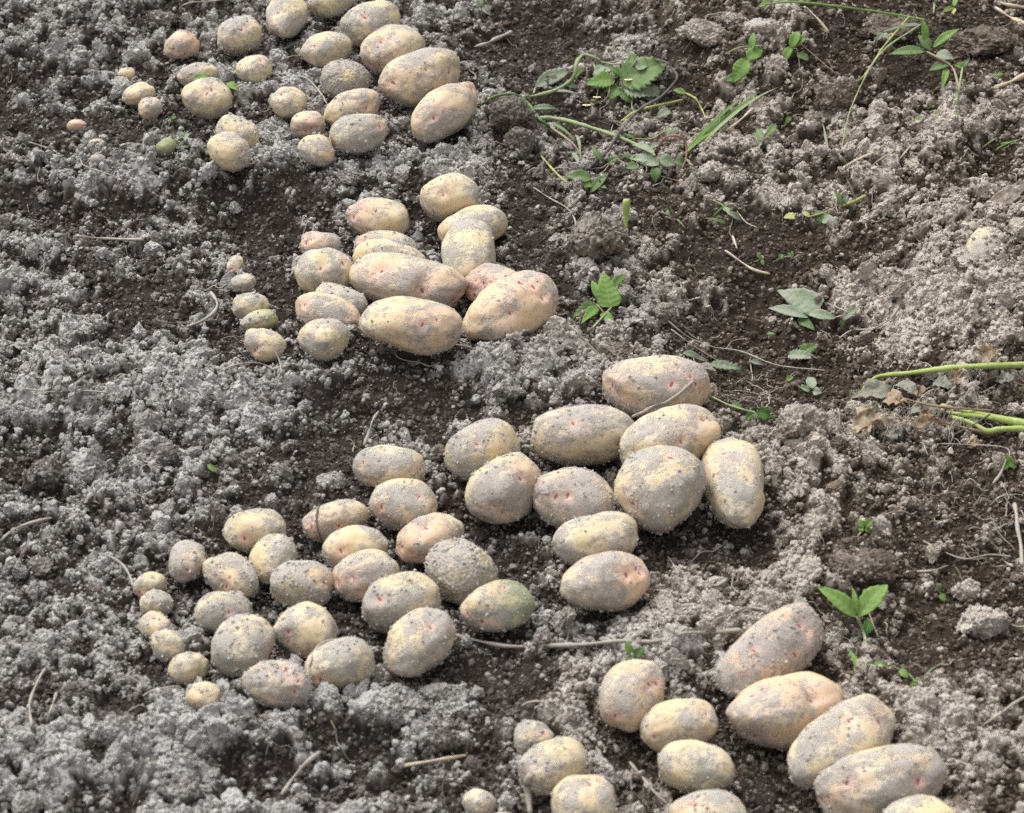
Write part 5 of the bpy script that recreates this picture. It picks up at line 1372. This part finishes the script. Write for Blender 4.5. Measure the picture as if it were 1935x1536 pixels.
# ------------------------------------------------------------------ clods: big lumps of soil one could pick up
CG = "large soil clods"
CLODS = [
    ("biggest brown clod, beside the cut green stalk", 1132, 465, 50, 62, .46, 0),
    ("large dark clod under the bent grass weed next to the rear heap", 968, 232, 42, 42, .24, 0),
    ("smaller dark clod leaning on the large one by the rear heap", 984, 270, 30, 25, .26, 0),
    ("big brown blocky clod beneath the yellow grass stem", 1583, 194, 42, 46, .40, 0),
    ("pale upright clod beside the brown blocky one", 1659, 214, 19, 24, .80, 0),
    ("round pale clod, first of a pair below the upright weed", 1786, 238, 26, 24, .76, 0),
    ("round brownish clod, second of the pair below the upright weed", 1837, 241, 24, 24, .62, 0),
    ("broad flat pale clod on dark soil in the nearest bank", 1853, 1188, 52, 36, .80, 0),
    ("small grey clod just behind the broad flat pale one", 1826, 1121, 27, 25, .76, 0),
    ("round pale clod below the arched red stem", 1342, 328, 24, 21, .78, 0),
    ("round grainy grey clod in the outer bank of the front heap", 160, 880, 32, 28, .64, 0),
    ("dark brown clod standing over a shadowed gap near the side edge", 86, 892, 33, 35, .30, 0),
    ("brown clod sunk behind the grey crumbs left of a tiny leaf", 312, 866, 26, 28, .34, 0),
    ("large rough crumb bank clod next to the dark curled leaf", 1508, 812, 48, 40, .60, 0),
    ("dark mound behind the winged weed", 1630, 1086, 62, 38, .28, 0),
    ("brown crumbly clod by the bent white root in the corner bank", 146, 1316, 36, 30, .34, 0),
    ("tan flat clod at the lower edge in grey crumbs", 338, 1498, 46, 34, .52, 0),
    ("dark smooth clod on the bank between the two nearest heaps", 828, 1404, 38, 30, .28, 0),
    ("brown clod resting on grey crumbs at the far top", 300, 44, 36, 22, .32, 0),
    ("small dark clod at the end of the fibrous pale stick", 300, 456, 26, 24, .36, 0),
    ("grey clod in front of the huge tilted potato's bank", 1090, 716, 22, 18, .80, 0),
    ("pale clod on the crumb bank right of the nearest heap", 1742, 1338, 26, 24, .80, 0),
    ("knobbly grey clod beside the half buried potato's bank weeds", 1462, 128, 24, 28, .78, 0),
    ("earthy clod at the foot of the rear heap's big tilted potato", 884, 226, 34, 22, .62, 0),
    ("brown clod wedged against the dusty oval potato with looped root", 700, 1290, 38, 28, .38, 0),
    ("brown lump beside the wiry root, behind the front heap", 880, 822, 22, 24, .66, 0),
    ("flattish tan clod behind the cylinder-shaped potato", 628, 914, 30, 18, .66, 0),
    ("dark clod under the withered haulm's thin stalk at the side", 1752, 822, 30, 16, .30, 0),
    ("brown chunk of earth at the top bank behind bright weeds", 1330, 70, 44, 26, .60, 0),
    ("pale broad clod on the upper bank near the clover-like weed", 1446, 62, 40, 26, .66, 0),
    ("dark earth lump on the top bank behind the tall grass stem", 1680, 62, 60, 26, .22, 0),
    ("dark earth lump behind the upright weed at the side bank", 1862, 92, 60, 30, .24, 0),
]
for ci, (lab, cx, cy, a, b, tone, _) in enumerate(CLODS):
    r = np.random.default_rng(900 + ci)
    n, F = ICO[5 if a > 34 else 4]
    off = r.uniform(-9, 9, 3)
    C = at(cx, cy + 0.25 * b, 0)
    dist = np.linalg.norm(C - CAM)
    m_px = dist / FPX
    v = n.copy()
    for _ in range(7):
        dc = r.normal(size=3); dc /= np.linalg.norm(dc)
        v -= np.maximum(0, v @ dc - r.uniform(.55, .85))[:, None] * dc * .9
    v /= np.abs(v).max(0)
    dsp = 1 + .22 * noise3(n * 1.2 + off, 3) + .16 * (.4 - np.abs(noise3(n * 2.2 + off, 5)) * 1.5) + .15 * (.4 - np.abs(noise3(n * 4.6 + off, 7)) * 1.5) + .07 * noise3(n * 10 + off, 9) + .035 * noise3(n * 24 + off, 11)
    sc = np.array([a, 0.9 * (a + b) / 2, b * .95]) * m_px
    v = v * dsp[:, None] * sc
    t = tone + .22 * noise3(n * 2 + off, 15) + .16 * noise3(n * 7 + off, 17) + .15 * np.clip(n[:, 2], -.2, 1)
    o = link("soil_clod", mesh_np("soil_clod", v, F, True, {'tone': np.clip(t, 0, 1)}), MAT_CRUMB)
    o.location = (C + np.array([0, 0.2 * sc[1], sc[2] * (.6 if ci == 0 else .42 if a > 40 else .26)])).tolist()
    tag(o, lab, "clod", CG)
    nc = int(40 + a * 4)
    top = np.nonzero(n[:, 2] > -.1)[0]
    k = r.choice(top, nc)
    rad = 0.0006 + 0.0022 * r.random(nc) ** 3
    vv, ff, tt = scatter_mesh(v[k], rad, G_PROTO, np.clip(tone + r.uniform(-.1, .5, nc), 0, 1), r)
    link("clinging_soil", mesh_np("clinging_soil", vv, ff, False, {'tone': tt}), MAT_CRUMB, o)

# the weathered chunk of wood at the side
r = np.random.default_rng(77)
n, F = ICO[5]
C = at(1905, 388, 7)
ax_ = np.array([.78, .55, .30]); ax_ /= np.linalg.norm(ax_)
bx_ = np.cross(ax_, [0, 0, 1]); bx_ /= np.linalg.norm(bx_); cx_ = np.cross(bx_, ax_)
v = np.sign(n) * np.abs(n) ** .55
gr = .34 * noise3(np.stack([n[:, 0] * 1.4, n[:, 1] * 5, n[:, 2] * 5], 1), 3) + .2 * noise3(n * 2.2, 8) + .10 * noise3(n * 9, 12)
v = v * (1 + gr)[:, None] * np.array([.028, .016, .011])
v = np.outer(v[:, 0], ax_) + np.outer(v[:, 1], bx_) + np.outer(v[:, 2], cx_)
o = link("wood_chunk", mesh_np("wood_chunk", v, F, True, {'mid': np.ones(len(v))}), plant_material("weathered_wood", (0.10, 0.075, 0.055), (0.25, 0.20, 0.155), 0.5, 0, 0))
o.location = C.tolist()
tag(o, "weathered brown chunk of wood on the pale bank at the side edge", "wood")

# ------------------------------------------------------------------ hair-fine rootlets and bits of straw, beyond counting
V, Q, n0 = [], [], 0
x, y = spread_points(900)
for (fx, fy, fw, fh, fn) in ((1720, 775, 150, 60, 190), (1350, 690, 110, 50, 50), (1840, 960, 90, 140, 60), (1150, 290, 120, 60, 40), (1010, 950, 60, 60, 30)):
    fp = np.array([on_plane(fx + rng.uniform(-fw, fw), fy + rng.uniform(-fh, fh)) for _ in range(fn)])
    x = np.concatenate([x, fp[:, 0]]); y = np.concatenate([y, fp[:, 1]])
for k in range(len(x)):
    L = rng.uniform(.006, .042) * (0.5 + rng.random())
    a = rng.uniform(0, 2 * np.pi); pts = []
    cx_, cy_ = x[k], y[k]
    for s in range(6):
        z = float(sample(np.array([cx_]), np.array([cy_]), GZ2)[0]) + rng.uniform(.0015, .0065)
        pts.append((cx_, cy_, z))
        a += rng.normal(0, .5)
        cx_ += math.cos(a) * L / 5; cy_ += math.sin(a) * L / 5
    path = smooth_path(pts, .003)
    if inside_potato(path, 1.05).any():
        continue
    rr = .00022 + .00075 * rng.random() ** 2
    v, q = tube_arrays(path, rr, rr * .6, 4, .2, k)
    V.append(v); Q.append(q + n0); n0 += len(v)
V = np.concatenate(V)
o = link("root_fibres", mesh_np("root_fibres", V, np.concatenate(Q), True, {'mid': np.ones(len(V))}), M['root'])
tag(o, kind='stuff')
# ------------------------------------------------------------------ overcast daylight
SUN_EL, SUN_AZ = math.radians(58), math.radians(-38)      # azimuth from +y towards +x
world = bpy.data.worlds.new("World")
scene.world = world
world.use_nodes = True
wt = world.node_tree
wt.nodes.clear()
sky = wt.nodes.new('ShaderNodeTexSky')
sky.sky_type = 'NISHITA'
sky.sun_disc = False
sky.sun_elevation = SUN_EL
sky.sun_rotation = SUN_AZ
sky.dust_density = 6.0
hs = wt.nodes.new('ShaderNodeHueSaturation')
hs.inputs['Saturation'].default_value = 0.12
bg = wt.nodes.new('ShaderNodeBackground')
bg.inputs['Strength'].default_value = 0.15
wo = wt.nodes.new('ShaderNodeOutputWorld')
wt.links.new(sky.outputs[0], hs.inputs['Color'])
wt.links.new(hs.outputs[0], bg.inputs['Color'])
wt.links.new(bg.outputs[0], wo.inputs['Surface'])
sd = bpy.data.lights.new("sun", 'SUN')
sd.energy = 0.95
sd.angle = math.radians(40)
sd.color = (1.0, 0.99, 0.98)
sun = bpy.data.objects.new("sun", sd)
dv = Vector((math.sin(SUN_AZ) * math.cos(SUN_EL), math.cos(SUN_AZ) * math.cos(SUN_EL), math.sin(SUN_EL)))
sun.rotation_euler = dv.to_track_quat('Z', 'Y').to_euler()
sun.location = (-2, 3, 5)
COL.objects.link(sun)

scene.render.engine = 'CYCLES'
scene.cycles.max_bounces = 5
scene.cycles.diffuse_bounces = 3
scene.cycles.use_denoising = False
scene.render.resolution_x, scene.render.resolution_y = 1024, 813
vs = scene.view_settings
vs.view_transform = 'Standard'
vs.look = 'None'
vs.exposure = 0.54
vs.gamma = 1.0
vs.use_curve_mapping = False
